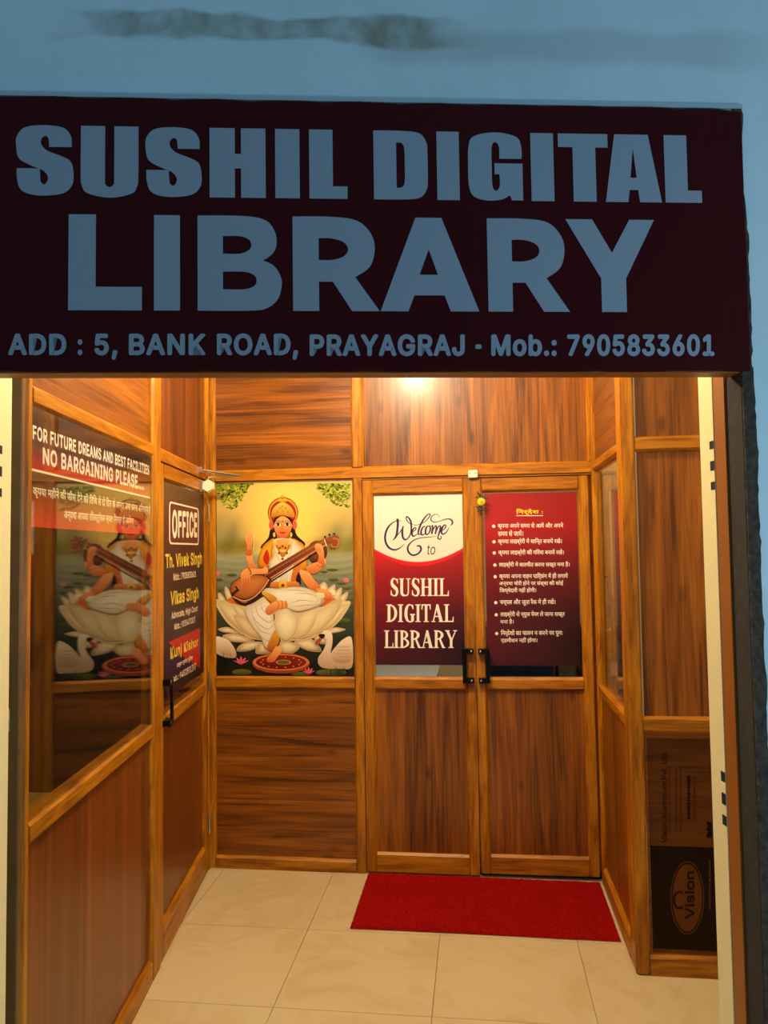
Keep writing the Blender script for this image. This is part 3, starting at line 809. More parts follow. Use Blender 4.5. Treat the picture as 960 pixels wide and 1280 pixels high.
# leaves in the upper corners
for corner in (0, 1):
    for k in range(330):
        a = rr.random(); bq = rr.random() ** 1.3
        x = (93 + 215 * a) if corner == 0 else (890 - 190 * a)
        dep = (150 * math.sin(PI * min(1, a + 0.08)) ** 0.8) if corner == 0 else (150 * math.cos(a * 1.35))
        y = 68 + bq * dep
        s = rr.uniform(8, 17); an = rr.uniform(0, 6.28)
        g = rr.choice(((50, 66, 8), (96, 120, 18), (142, 160, 34), (188, 192, 64), (120, 136, 26)))
        q = [(x + s * math.cos(an), y + s * math.sin(an)), (x + s * .4 * math.cos(an + 1.6), y + s * .4 * math.sin(an + 1.6)), (x - s * math.cos(an), y - s * math.sin(an)), (x + s * .4 * math.cos(an - 1.6), y + s * .4 * math.sin(an - 1.6))]
        q = [(max(92, min(891, p[0])), max(67, p[1])) for p in q]
        pic.ppoly(M_(*q), g, smooth=False); pic.layer -= 0.85
# lily pads, far blooms, reeds
def ell(cx, cy, rx, ry, col, col2=None, n=18, ax=(0, 1)):
    pic.ppoly(M_(*[(cx + rx * math.cos(2 * PI * k / n), cy + ry * math.sin(2 * PI * k / n)) for k in range(n)]), col, col2, ax, smooth=False)
for x, y, rx, ry in ((115, 638, 22, 9), (190, 610, 30, 9), (120, 700, 26, 10), (785, 580, 34, 8), (735, 592, 22, 8), (790, 638, 32, 10), (840, 660, 30, 8), (870, 690, 20, 8), (850, 880, 44, 14), (248, 1185, 58, 18), (735, 1188, 46, 18), (600, 1196, 60, 12), (800, 1186, 70, 22)):
    ell(x, y, rx, ry, (66, 70, 22), (104, 108, 40))
for x, y, s in ((102, 602, 16), (866, 642, 18)):
    for k in range(7):
        a = k * 2 * PI / 7; ell(x + s * .55 * math.cos(a), y + s * .45 * math.sin(a), s * .5, s * .36, (196, 66, 100), (232, 140, 150), 8)
# lotus: back row of petals, then front
CRM, CRD, CRL = (222, 196, 142), (172, 134, 84), (246, 232, 196)
def shrink(pts, k, dx=0, dy=0):
    cx = sum(p[0] for p in pts) / len(pts); cy = sum(p[1] for p in pts) / len(pts)
    return [(cx + dx + (x - cx) * k, cy + dy + (y - cy) * k) for x, y in pts]
def blend(a, b, t): return tuple(p + (q - p) * t for p, q in zip(a, b))
def petal(pts, a=(160, 122, 72), b=CRL, ax=(0, 1)):
    """printed petal: brown edge, then paler and paler towards the middle"""
    pic.ppoly(M_(*pts), (226, 204, 160)); pic.ppoly(M_(*shrink(pts, .965)), blend(a, (120, 84, 44), .35), blend(b, a, .5), ax)
    for k, t in ((.88, .15), (.78, .35), (.64, .6), (.46, .85)):
        pic.ppoly(M_(*shrink(pts, k)), blend(a, b, t * .75), blend(a, b, .45 + t * .55), ax)
def soft(pts, lo, hi, ax=(0, 1)):
    """printed rounded form: darker rim, lighter core"""
    pic.ppoly(M_(*pts), blend(lo, (60, 20, 8), .35), blend(lo, hi, .35), ax)
    for k, t in ((.9, .35), (.76, .7), (.58, 1.0)):
        pic.ppoly(M_(*shrink(pts, k)), blend(lo, hi, t * .55), blend(lo, hi, .35 + t * .65), ax)
petal([(108, 930), (160, 918), (205, 935), (250, 965), (180, 955), (135, 948)])
petal([(862, 932), (810, 920), (770, 930), (720, 962), (790, 955), (835, 945)])
petal([(150, 678), (175, 700), (200, 750), (190, 790), (165, 770), (148, 720)])
petal([(740, 652), (760, 690), (765, 730), (720, 730), (690, 690), (712, 668)])
petal([(800, 668), (803, 720), (795, 760), (740, 745), (740, 705), (770, 682)])
petal([(838, 686), (838, 730), (820, 775), (770, 790), (780, 740), (805, 705)])
petal([(875, 710), (872, 745), (840, 790), (790, 810), (800, 770), (840, 730)])
petal([(110, 715), (140, 735), (165, 790), (160, 815), (125, 790), (108, 750)])
# orange cushion
pic.ppoly(M_((160, 765), (200, 735), (260, 745), (290, 800), (260, 830), (200, 800)), (176, 66, 12), (226, 120, 36))
pic.ppoly(M_((720, 775), (760, 740), (822, 765), (800, 800), (740, 820)), (190, 70, 14), (230, 120, 40))
# wide lower petals
petal([(135, 970), (200, 958), (300, 985), (320, 1010), (240, 1010), (170, 1000)])
petal([(218, 1058), (245, 1020), (310, 1005), (365, 1010), (330, 1045), (270, 1062)])
petal([(332, 1072), (345, 1020), (400, 1000), (450, 1030), (430, 1070), (380, 1078)])
petal([(465, 1010), (520, 1000), (580, 1025), (584, 1050), (530, 1082), (480, 1070)])
petal([(560, 1005), (640, 985), (690, 1010), (718, 1062), (650, 1060), (590, 1035)])
petal([(690, 960), (740, 975), (760, 1010), (720, 1020), (680, 1000)])
# bowl of the lotus
pic.ppoly(M_((95, 775), (150, 770), (300, 800), (500, 790), (700, 800), (830, 770), (893, 775), (820, 890), (700, 975), (560, 1000), (430, 1000), (300, 985), (190, 920), (130, 850)), (206, 174, 118), (226, 200, 150))
petal([(92, 757), (150, 762), (215, 800), (265, 860), (320, 960), (330, 985), (250, 950), (170, 880), (115, 805)], (182, 146, 92), (240, 222, 178))
petal([(893, 775), (840, 790), (780, 840), (700, 925), (650, 975), (730, 950), (800, 900), (850, 830)], (186, 150, 96), (242, 226, 186))
petal([(200, 785), (240, 795), (275, 830), (300, 880), (250, 860), (210, 830)], (190, 156, 100), (238, 220, 178))
petal([(195, 850), (250, 848), (310, 890), (360, 950), (390, 995), (320, 985), (250, 940)], (184, 148, 94), (236, 214, 166))
petal([(838, 745), (835, 800), (780, 880), (690, 960), (600, 990), (650, 900), (730, 800)], (180, 146, 92), (230, 208, 158))
petal([(796, 782), (800, 830), (740, 920), (640, 985), (570, 990), (620, 920), (700, 820)], (198, 166, 112), (240, 222, 176))
petal([(690, 795), (695, 850), (660, 930), (600, 985), (540, 985), (565, 890), (610, 830)], (204, 174, 120), (242, 224, 178))
# dark hair behind shoulders
HAIR = (34, 18, 10)
pic.ppoly(M_((430, 330), (405, 390), (362, 440), (375, 455), (430, 420), (470, 380), (520, 380), (560, 405), (612, 440), (622, 420), (575, 375), (545, 320)), HAIR)
# halo band and crown
RED, GLD, GLL = (166, 34, 14), (180, 118, 22), (240, 196, 78)
ell(493, 240, 91, 92, (150, 84, 18)); ell(493, 242, 84, 86, (214, 158, 50)); ell(493, 246, 78, 80, RED)
ell(424, 315, 14, 26, (214, 90, 70)); ell(562, 315, 14, 26, (214, 90, 70))
pic.ppoly(M_((425, 268), (430, 225), (455, 195), (490, 180), (525, 195), (552, 225), (560, 268), (520, 262), (490, 255), (455, 262)), GLD, GLL)
ell(491, 168, 30, 12, GLD, GLL); ell(490, 148, 15, 14, (150, 92, 18), GLL)
for x, y in ((490, 205), (490, 230), (460, 235), (522, 235), (445, 250), (540, 250), (475, 215), (508, 215)): ell(x, y, 6, 7, (140, 60, 14)); ell(x, y, 3, 4, GLL)
# neck, face
SK, SKL, SKD = (204, 98, 42), (246, 172, 100), (160, 66, 22)
pic.ppoly(M_((462, 360), (525, 360), (532, 400), (560, 425), (430, 425), (455, 400)), SKD, SK)
pic.ppoly(M_((442, 290), (455, 272), (490, 262), (525, 272), (543, 290), (545, 325), (534, 360), (510, 386), (492, 394), (474, 386), (450, 360), (440, 325)), SK, SKL)
pic.ppoly(M_((437, 315), (436, 285), (455, 268), (480, 262), (462, 275), (446, 295)), HAIR); pic.ppoly(M_((548, 315), (548, 285), (530, 268), (500, 262), (520, 275), (538, 295)), HAIR)
for sx in (-1, 1):
    x = 491 + sx * 27
    ell(x, 311, 17, 8, (250, 236, 220)); ell(x, 311, 9, 9, (40, 14, 8)); pic.stroke(M_((x - 19, 312), (x - 6, 302), (x + 8, 302), (x + 19, 312)), (30, 12, 6), 0.003)
    pic.stroke(M_((x - 20, 297), (x, 289), (x + 20, 297)), (50, 22, 10), 0.0026)
    ell(491 + sx * 50, 372, 7, 14, GLL)
ell(491, 293, 4, 5, (130, 16, 10)); pic.stroke(M_((488, 315), (485, 338), (497, 341)), SKD, 0.0022)
pic.ppoly(M_((472, 358), (484, 354), (491, 356), (498, 354), (511, 358), (498, 366), (484, 366)), (196, 40, 34))
# raised right arm with beads
pic.ppoly(M_((275, 480), (300, 485), (312, 490), (318, 530), (345, 570), (395, 575), (390, 600), (300, 575), (282, 540)), SK, SKL)
pic.ppoly(M_((268, 400), (276, 372), (300, 362), (318, 372), (315, 410), (306, 440), (308, 492), (274, 490), (278, 440)), SK, SKL)
pic.stroke(M_((318, 370), (322, 420), (318, 465)), (236, 220, 170), 0.003)
for y in (462, 472, 484): pic.stroke(M_((272, y), (292, y + 5), (312, y)), (180, 90, 10), 0.004)
# blouse sleeves and torso
soft([(440, 395), (400, 415), (368, 450), (345, 520), (350, 560), (390, 572), (425, 540), (430, 470)], (196, 104, 14), (236, 170, 40))
pic.ppoly(M_((400, 460), (385, 480), (375, 520), (400, 550), (412, 510)), (190, 40, 20))
soft([(545, 400), (590, 412), (620, 440), (632, 500), (636, 575), (590, 585), (560, 520)], (200, 116, 14), (240, 180, 46))
WH, WHS = (246, 238, 220), (206, 184, 150)
soft([(440, 400), (545, 398), (585, 430), (612, 470), (600, 560), (585, 660), (430, 668), (415, 600), (410, 540), (440, 480)], WHS, WH)
pic.ppoly(M_((440, 420), (470, 400), (520, 400), (548, 430), (520, 470), (492, 500), (460, 460)), SK, SKL)
pic.ppoly(M_((570, 480), (600, 500), (600, 560), (570, 640), (540, 650), (555, 560)), (196, 92, 24), (222, 140, 50))
pic.ppoly(M_((590, 590), (600, 660), (575, 680), (570, 630)), (40, 20, 14))
for a, q, wd in (((226, 190, 110), [(436, 400), (450, 480), (492, 540), (535, 480), (548, 398)], .006), (GLL, [(445, 410), (470, 455), (492, 468), (515, 455), (538, 408)], .011), (GLD, [(455, 430), (475, 480), (492, 500), (510, 480), (530, 430)], .010), ((236, 226, 190), [(465, 520), (462, 600), (470, 690)], .006), ((236, 226, 190), [(520, 520), (528, 600), (520, 700)], .006)):
    pic.stroke(M_(*q), a, wd)
for x, y in ((490, 440), (490, 515), (475, 450), (507, 450), (470, 480), (515, 480)): ell(x, y, 9, 9, GLD); ell(x, y, 5, 5, (120, 20, 10))
pic.ppoly(M_((420, 655), (500, 650), (578, 652), (585, 680), (500, 695), (425, 685)), (166, 60, 20), (222, 150, 50))
ell(492, 672, 26, 30, GLD, GLL); ell(492, 672, 9, 9, (120, 14, 10))
# lower left arm of hers (right side of picture) to the lap
pic.ppoly(M_((590, 585), (640, 590), (680, 640), (720, 690), (700, 712), (660, 700), (615, 650)), SK, SKL)
# far gourd, neck of the instrument, upper arm on it
ell(696, 472, 60, 66, (52, 18, 12), (122, 58, 34)); ell(676, 510, 26, 28, (60, 20, 12), (140, 70, 40))
pic.ppoly(M_((635, 560), (640, 590), (690, 600), (745, 545), (738, 510), (700, 530)), SK, SKL)
pic.ppoly(M_((352, 610), (640, 440), (740, 395), (800, 372), (825, 385), (826, 430), (800, 455), (765, 450), (790, 425), (770, 415), (700, 455), (430, 635), (375, 672)), (84, 34, 18), (150, 76, 40), smooth=False)
pic.stroke(M_((372, 622), (650, 455), (745, 408)), (188, 120, 74), 0.004, smooth=False)
pic.stroke(M_((400, 640), (660, 482), (750, 430)), (214, 140, 96), 0.006, smooth=False)
pic.stroke(M_((405, 660), (665, 495), (690, 480)), (46, 14, 10), 0.009, smooth=False)
for k in range(13):
    x = 385 + k * 20; y = 622 - k * 12; pic.stroke(M_((x - 6, y - 10), (x + 6, y + 8)), (60, 22, 10), 0.002, smooth=False)
pic.stroke(M_((790, 395), (820, 400), (815, 440), (785, 442), (780, 425)), (196, 120, 70), 0.006)
for x, y in ((742, 384), (768, 372), (796, 366)): ell(x, y, 6, 6, (24, 10, 8))
pic.stroke(M_((738, 400), (752, 440)), (240, 220, 190), 0.004, smooth=False)
# resonator
pic.ppoly(M_((180, 700), (190, 660), (230, 628), (290, 610), (360, 608), (420, 630), (400, 680), (350, 730), (285, 762), (220, 755), (190, 735)), (52, 20, 14))
pic.ppoly(M_((192, 735), (260, 775), (320, 750), (380, 700), (415, 640), (424, 650), (390, 720), (330, 780), (270, 792), (220, 775)), (48, 18, 12), (88, 40, 24))
soft([(182, 700), (192, 662), (232, 632), (290, 614), (360, 612), (405, 632), (385, 680), (340, 724), (280, 752), (222, 746), (192, 728)], (152, 76, 30), (204, 124, 66))
pic.stroke(M_((195, 738), (260, 762), (320, 742), (375, 690), (410, 636)), (232, 186, 140), 0.005)
pic.ppoly(M_((186, 720), (225, 690), (232, 702), (196, 738)), (70, 30, 14), smooth=False); pic.stroke(M_((212, 676), (232, 706)), (44, 20, 12), 0.009, smooth=False)
# playing hand
pic.ppoly(M_((246, 600), (268, 575), (305, 572), (360, 575), (395, 560), (400, 600), (330, 605), (300, 620), (302, 650), (290, 676), (275, 684), (252, 672), (244, 635)), SK, SKL)
for x in (258, 272, 286): pic.stroke(M_((x, 630), (x + 4, 672)), SKD, 0.0025)
pic.stroke(M_((290, 572), (302, 590), (300, 608)), (170, 80, 14), 0.008)
# hand on the neck
pic.ppoly(M_((680, 440), (695, 424), (722, 432), (734, 470), (738, 520), (730, 545), (700, 535), (704, 500), (692, 470)), SK, SKL)
for k in range(3): pic.stroke(M_((684 + k * 12, 440 + k * 2), (700 + k * 9, 470 + k * 4)), SKD, 0.0025)
for k in range(3): pic.stroke(M_((690 + k * 10, 545 + k * 8), (712 + k * 8, 560 + k * 2), (738, 535 + k * 4)), (184, 96, 14), 0.004)
# legs in white cloth
soft([(390, 690), (470, 690), (560, 680), (640, 690), (720, 730), (735, 770), (700, 800), (600, 830), (540, 820), (480, 790), (420, 760), (380, 730)], WHS, WH)
soft([(270, 800), (320, 775), (390, 735), (450, 760), (440, 820), (450, 900), (460, 960), (455, 1030), (420, 1060), (385, 1045), (360, 980), (310, 920), (275, 850)], WHS, WH)
for q in ([(300, 800), (330, 880), (400, 930), (440, 900)], [(330, 790), (350, 850), (410, 890), (440, 860)], [(360, 770), (375, 820), (420, 850)], [(310, 860), (360, 940), (430, 960)], [(350, 960), (400, 1000), (440, 985)], [(530, 780), (600, 760), (690, 770)], [(540, 800), (620, 790), (710, 785)], [(560, 720), (640, 720), (700, 740)], [(520, 700), (580, 700), (640, 710)]):
    pic.stroke(M_(*q), (190, 160, 122), [0.001] + [0.0042] * (len(q) - 2) + [0.001])
pic.ppoly(M_((380, 705), (455, 745), (440, 785), (410, 775), (372, 725)), (180, 100, 20), (230, 176, 60)); pic.stroke(M_((376, 730), (440, 790)), (50, 22, 20), 0.004)
pic.ppoly(M_((400, 1030), (450, 930), (472, 980), (475, 1010), (440, 1060), (410, 1060)), (170, 70, 14), (226, 170, 50)); pic.stroke(M_((440, 840), (448, 920), (474, 985), (462, 1030), (425, 1066)), (70, 20, 26), 0.006)
# book in the lower hand, foot across, foot below
pic.ppoly(M_((690, 715), (800, 700), (806, 728), (700, 752)), (226, 206, 160), (246, 234, 206), smooth=False)
pic.ppoly(M_((690, 690), (735, 692), (780, 720), (778, 750), (745, 755), (735, 720), (700, 712)), SK, SKL)
for k in range(3): pic.stroke(M_((672 + k * 12, 692 - k * 5), (690 + k * 12, 708 - k * 5)), (184, 96, 14), 0.004, smooth=False)
pic.ppoly(M_((388, 815), (420, 780), (465, 762), (515, 770), (520, 800), (470, 812), (430, 840), (400, 845)), SK, SKL)
for k in range(3): pic.stroke(M_((462 + k * 22, 762), (468 + k * 22, 790), (462 + k * 22, 815)), (190, 110, 14), 0.005)
# central petal in front of her leg
petal([(512, 808), (555, 840), (580, 890), (570, 950), (530, 1000), (490, 1000), (455, 950), (440, 890), (465, 840)], (214, 184, 130), (250, 240, 206))
# footstool plate and foot
ell(482, 1132, 172, 62, (150, 62, 24)); ell(482, 1126, 168, 50, (206, 116, 60)); ell(482, 1126, 150, 42, (104, 14, 10), (136, 26, 16)); ell(496, 1126, 46, 15, (190, 140, 60)); ell(496, 1126, 36, 11, (92, 92, 24))
for k in range(14): a = k * 2 * PI / 14; ell(482 + 118 * math.cos(a), 1126 + 31 * math.sin(a), 6, 4, (220, 130, 90), n=6)
pic.ppoly(M_((450, 1035), (485, 1035), (482, 1070), (460, 1095), (440, 1122), (405, 1125), (398, 1105), (420, 1080)), SK, SKL)
for k in range(3): pic.stroke(M_((404 + k * 9, 1108), (402 + k * 9, 1122)), SKD, 0.002, smooth=False)
# blooms and swans in front
for x, y, s in ((245, 1128, 52), (645, 1186, 44)):
    for k, (dx, dy, h) in enumerate(((-.85, -.15, .7), (.85, -.15, .7), (-.5, -.45, .9), (.5, -.45, .9), (0, -.6, 1.1), (-.3, 0, .8), (.3, 0, .8))):
        if y > 1180: pass
        q = [(x, y + .45 * s * .6), (x + dx * s * .5 - .16 * s, y + dy * s * .4), (x + dx * s, y + dy * s * 1.0 - .1 * s), (x + dx * s * .5 + .16 * s, y + dy * s * .4)]
        pic.ppoly(M_(*q), (166, 20, 44), (240, 110, 130))
def swan(pts_body, wing, flip=False):
    pic.ppoly(M_(*pts_body), (186, 150, 116), (246, 226, 200)); pic.ppoly(M_(*wing), (176, 138, 104), (240, 216, 188))
swan([(722, 962), (735, 940), (765, 938), (785, 965), (785, 1020), (775, 1070), (800, 1040), (850, 990), (900, 985), (903, 1150), (830, 1165), (740, 1162), (705, 1140), (702, 1100), (735, 1050), (750, 1000), (745, 985)], [(780, 1080), (820, 1020), (870, 1000), (903, 1010), (903, 1110), (850, 1132), (800, 1125)])
for j in range(5):
    for i in range(6):
        x = 815 + i * 16 + (j % 2) * 8; y = 1030 + j * 20
        if x < 895 and x > 800 + j * 3: pic.stroke(M_((x - 7, y), (x, y + 9), (x + 7, y)), (170, 130, 96), 0.0022)
pic.ppoly(M_((704, 965), (722, 958), (740, 962), (738, 978), (722, 985)), (24, 14, 12)); pic.ppoly(M_((684, 1010), (704, 985), (724, 985), (714, 1008), (694, 1022)), (176, 70, 40))
swan([(92, 980), (130, 978), (175, 1000), (210, 1050), (215, 1095), (170, 1100), (120, 1085), (92, 1060)], [(92, 1000), (130, 1000), (170, 1040), (190, 1085), (140, 1080), (92, 1050)])
for k in range(16):
    x = rr.uniform(96, 180); pic.stroke(M_((x, 1200), (x + rr.uniform(-10, 10), 1140), (x + rr.uniform(-30, 30), rr.uniform(1060, 1110))), rr.choice(((20, 16, 8), (36, 34, 12))), [0.004, 0.003, 0.001])
for k in range(12):
    x = rr.uniform(770, 885); pic.stroke(M_((x, 1204), (x + rr.uniform(-8, 8), 1180), (x + rr.uniform(-22, 22), rr.uniform(1150, 1170))), (22, 20, 8), [0.003, 0.0025, 0.001])
poster = tag(place(empty('picture_poster'), BACK), 'large colour print of a seated woman in white playing a lute on a lotus', 'poster')
b = bmesh.new(); box(b, PX0, PX1, RP + 0.0012, RP + 0.0028, PZ0, PZ1); obj('paper', b, plain('paper_white', (236, 232, 220), 0.7), poster)
pic.build('print', print_mat('poster_ink', 0.3, 0.4), poster)

# ================================================================== BANNERS ON THE DOOR GLASS
BD = 0.004 + 0.0215      # just in front of the door glass
def sheet(parent, fr, x0, x1, z0, z1, depth, th=0.0012, mat=None):
    b = bmesh.new(); box(b, x0, x1, depth, depth + th, z0, z1)
    return obj('sheet', b, mat or plain('sheet_back', (60, 20, 20), 0.6), parent)

# ---- welcome banner
wb = tag(place(empty('welcome_banner'), BACK), 'white and red welcome banner with the library name on the left door', 'banner')
x0, x1, z0, z1 = -0.562, -0.078, 1.107, 2.031
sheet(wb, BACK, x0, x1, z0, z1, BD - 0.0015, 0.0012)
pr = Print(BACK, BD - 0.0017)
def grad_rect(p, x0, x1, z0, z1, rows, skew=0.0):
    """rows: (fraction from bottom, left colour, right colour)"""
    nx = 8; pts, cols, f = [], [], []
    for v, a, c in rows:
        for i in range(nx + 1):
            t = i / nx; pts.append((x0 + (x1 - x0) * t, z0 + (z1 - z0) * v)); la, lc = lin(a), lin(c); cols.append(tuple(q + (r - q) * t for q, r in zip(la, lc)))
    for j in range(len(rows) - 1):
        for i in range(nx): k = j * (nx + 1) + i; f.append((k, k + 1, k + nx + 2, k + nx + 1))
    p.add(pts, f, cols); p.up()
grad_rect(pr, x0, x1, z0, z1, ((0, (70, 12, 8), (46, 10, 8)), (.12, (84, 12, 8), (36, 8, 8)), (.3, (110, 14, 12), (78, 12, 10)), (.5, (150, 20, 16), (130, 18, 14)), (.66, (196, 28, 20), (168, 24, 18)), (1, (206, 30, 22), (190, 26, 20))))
def arc(xc, za, zb, n=20):       # sagging lower edge of the white field
    return [(x0 + (x1 - x0) * i / n, za - (za - zb) * (1 - ((i / n - 0.5) / 0.5) ** 2)) for i in range(n + 1)]
ze = BACK.px(470, 689, BD)[1]; zc = BACK.px(524, 707, BD)[1]
pr.poly(arc(0, ze - 0.004, zc - 0.002) + [(x1, z1), (x0, z1)], (232, 28, 18))
pr.poly(arc(0, ze + 0.012, zc + 0.020) + [(x1, z1), (x0, z1)], (230, 222, 210))
def w5(*p): return [(475 + x / 9.143, 635 + y / 9.143) for x, y in p]
INK = (42, 28, 78)
k = 0.0115
for q, wd in (
    ([(250, 150), (210, 145), (150, 165), (90, 225), (60, 310), (65, 390), (105, 455), (170, 478), (230, 455), (280, 408)], [.002, .004, .006, .010, k, k, k, .009, .006, .002]),
    ([(196, 122), (204, 160), (200, 230), (185, 320), (142, 375)], [.012, .013, .012, .011, .002]),
    ([(145, 372), (200, 310), (250, 245), (268, 208)], [.002, .004, .006, .007]),
    ([(266, 205), (255, 260), (260, 330), (285, 362), (320, 345), (350, 290), (358, 220), (350, 150), (325, 110), (305, 100), (302, 130), (330, 170), (365, 185)], [.006, .011, .011, .009, .006, .007, .010, .010, .008, .007, .006, .005, .003]),
    ([(355, 182), (400, 195), (440, 190), (500, 165), (545, 125), (572, 85), (568, 68), (545, 75), (505, 120), (465, 190), (440, 260), (440, 300), (465, 300)], [.002, .003, .003, .004, .005, .006, .006, .006, .008, .010, .010, .007, .004]),
    ([(370, 275), (400, 255), (412, 235), (398, 225), (375, 250), (365, 295), (380, 322), (410, 310), (440, 285)], [.003, .005, .006, .006, .009, .010, .008, .005, .003]),
    ([(515, 215), (500, 212), (478, 240), (468, 285), (482, 308), (510, 295), (530, 265)], [.007, .006, .009, .010, .008, .005, .003]),
    ([(560, 205), (535, 215), (520, 260), (528, 300), (552, 295), (575, 250), (572, 212), (556, 205)], [.005, .008, .010, .008, .006, .009, .008, .005]),
    ([(585, 215), (600, 200), (602, 235), (590, 298)], [.003, .006, .010, .009]), ([(596, 275), (625, 215), (642, 205), (645, 235), (632, 298)], [.003, .006, .007, .010, .009]),
    ([(640, 275), (668, 215), (688, 205), (690, 235), (675, 290), (665, 320), (665, 350), (690, 355), (700, 330), (685, 320)], [.003, .006, .007, .010, .009, .007, .007, .006, .005, .003]),
    ([(705, 262), (740, 235), (752, 205), (738, 192), (712, 225), (702, 270), (715, 298), (750, 285), (780, 240), (785, 225)], [.003, .005, .007, .006, .010, .010, .008, .006, .004, .003]),
    ([(678, 105), (665, 80), (630, 72), (590, 100), (582, 135), (610, 158), (670, 155), (740, 130), (800, 128), (828, 155), (822, 185), (805, 198)], [.003, .003, .004, .005, .006, .005, .004, .005, .007, .009, .007, .003]),
    ([(640, 325), (560, 333), (450, 345), (370, 380), (320, 440), (325, 500), (370, 538), (430, 525), (468, 480), (460, 440), (430, 432), (415, 440)], [.002, .004, .005, .006, .009, .010, .010, .009, .010, .010, .007, .003])):
    pr.stroke(w5(*q), INK, wd, n=8)
pr.text('to', w5((540, 415), (540, 530), (632, 415), (632, 530)), (34, 26, 48), 0.0, shear=0.15)
# serif capitals built from stems, bars and small serifs (unit box, y up)
def rect(a, b, c, d): return [(a, c), (b, c), (b, d), (a, d)]
def bow(x0, x1, y0, y1, n=10):   # right-hand bowl, thick at the side
    o = [(x0 + (x1 - x0) * math.sin(PI * i / n), y0 + (y1 - y0) * (0.5 - 0.5 * math.cos(PI * i / n))) for i in range(n + 1)]
    m = 0.07; i_ = [(x0 + (x1 - .24 - x0) * math.sin(PI * i / n), y0 + m + (y1 - y0 - 2 * m) * (0.5 - 0.5 * math.cos(PI * i / n))) for i in range(n + 1)]
    return o + i_[::-1]
def serif(xc, y, wd=.40, h=.055): return rect(xc - wd / 2, xc + wd / 2, y - (h if y > .5 else 0), y + (0 if y > .5 else h))
SER = {
 'I': (.5, [rect(.28, .72, 0, 1), serif(.5, 0, .9), serif(.5, 1, .9)]),
 'L': (.82, [rect(.16, .42, 0, 1), serif(.28, 1, .56), serif(.28, 0, .5), rect(.1, 1, 0, .07), [(.86, .05), (1, .05), (1, .30), (.93, .30)]]),
 'H': (1.05, [rect(.12, .34, 0, 1), rect(.66, .88, 0, 1), rect(.3, .7, .47, .54), serif(.23, 0), serif(.23, 1), serif(.77, 0), serif(.77, 1)]),
 'U': (1.0, [rect(.12, .35, .2, 1), rect(.74, .84, .2, 1), serif(.23, 1, .42), serif(.79, 1, .38), [(.12, .22), (.16, .08), (.30, -.01), (.5, -.02), (.68, 0), (.80, .08), (.84, .22), (.74, .22), (.70, .11), (.58, .06), (.46, .08), (.37, .14), (.35, .22)]]),
 'S': (.78, [outline([(.90, .70, 1), (.82, .72, 1), (.74, .86), (.58, .945), (.44, .93), (.36, .82), (.40, .72), (.60, .60), (.84, .46), (.94, .28), (.88, .10), (.70, -.01), (.46, -.02), (.28, .02), (.12, .05, 1), (.12, .32, 1), (.20, .32, 1), (.27, .14), (.44, .05), (.62, .08), (.68, .20), (.62, .31), (.42, .42), (.20, .56), (.11, .74), (.18, .92), (.36, 1.02), (.56, 1.01), (.72, .97), (.88, .98, 1)])]),
 'D': (1.0, [rect(.14, .38, 0, 1), serif(.24, 0, .44), serif(.24, 1, .44), bow(.3, .96, 0, 1)]),
 'G': (.98, [outline([(.86, .72, 1), (.79, .72, 1), (.70, .88), (.56, .945), (.42, .86), (.35, .66), (.34, .45), (.38, .20), (.50, .06), (.62, .06), (.66, .09, 1), (.66, .38, 1), (.56, .40, 1), (.56, .46, 1), (1, .46, 1), (1, .40, 1), (.90, .38, 1), (.90, .05, 1), (.72, -.01), (.52, -.02), (.26, .06), (.10, .28), (.08, .52), (.14, .78), (.30, .96), (.52, 1.02), (.70, .98), (.84, .98, 1)])]),
 'T': (.88, [rect(.38, .62, 0, 1), serif(.5, 0, .5), rect(.06, .94, .93, 1), [(.06, .95), (.06, .70), (.13, .70), (.2, .95)], [(.94, .95), (.94, .70), (.87, .70), (.8, .95)]]),
 'A': (1.05, [[(.40, 1), (.56, 1), (.92, .02), (.66, .02), (.42, .72)], [(.42, 1), (.48, .86), (.20, .02), (.10, .02)], rect(.24, .72, .28, .35), serif(.16, 0, .32), serif(.80, 0, .40)]),
 'B': (.9, [rect(.14, .38, 0, 1), serif(.24, 0, .4), serif(.24, 1, .4), bow(.3, .86, .49, 1), bow(.3, .96, 0, .56)]),
 'R': (1.0, [rect(.12, .34, 0, 1), serif(.23, 0), serif(.23, 1, .4), bow(.28, .86, .46, 1), [(.44, .52), (.62, .52), (.92, .05), (1, .05), (1, 0), (.74, 0)]]),
 'Y': (.98, [rect(.40, .62, 0, .48), serif(.5, 0, .46), [(.06, .97), (.30, .97), (.60, .48), (.42, .44)], [(.86, .97), (.94, .97), (.62, .44), (.54, .50)], serif(.18, 1, .42), serif(.86, 1, .34)])}
def serif_word(p, word, corners, col):
    TL, BL, TR, BR = [p.P(c) for c in corners]
    tot = sum(SER[c][0] for c in word); x = 0
    for c in word:
        wd, parts = SER[c]
        for pt in parts:
            q = []
            for a, b in pt:
                t = (x + a * wd) / tot
                q.append((BL[0] + (BR[0] - BL[0]) * t + (TL[0] - BL[0]) * b, BL[1] + (BR[1] - BL[1]) * t + (TL[1] - BL[1]) * b))
            p.poly(q, col); p.layer -= 0.6
        x += wd
    p.up()
WHT = (250, 240, 224)
serif_word(pr, 'SUSHIL', ((487, 723), (487, 745), (561, 723), (561, 745)), WHT)
serif_word(pr, 'DIGITAL', ((482.5, 755.5), (482.5, 777.5), (567, 755.5), (567, 777.5)), WHT)
serif_word(pr, 'LIBRARY', ((480, 788), (480, 810), (571, 788), (571, 810)), WHT)
pr.build('print', print_mat('banner_ink', 0.32, 0.45), wb)

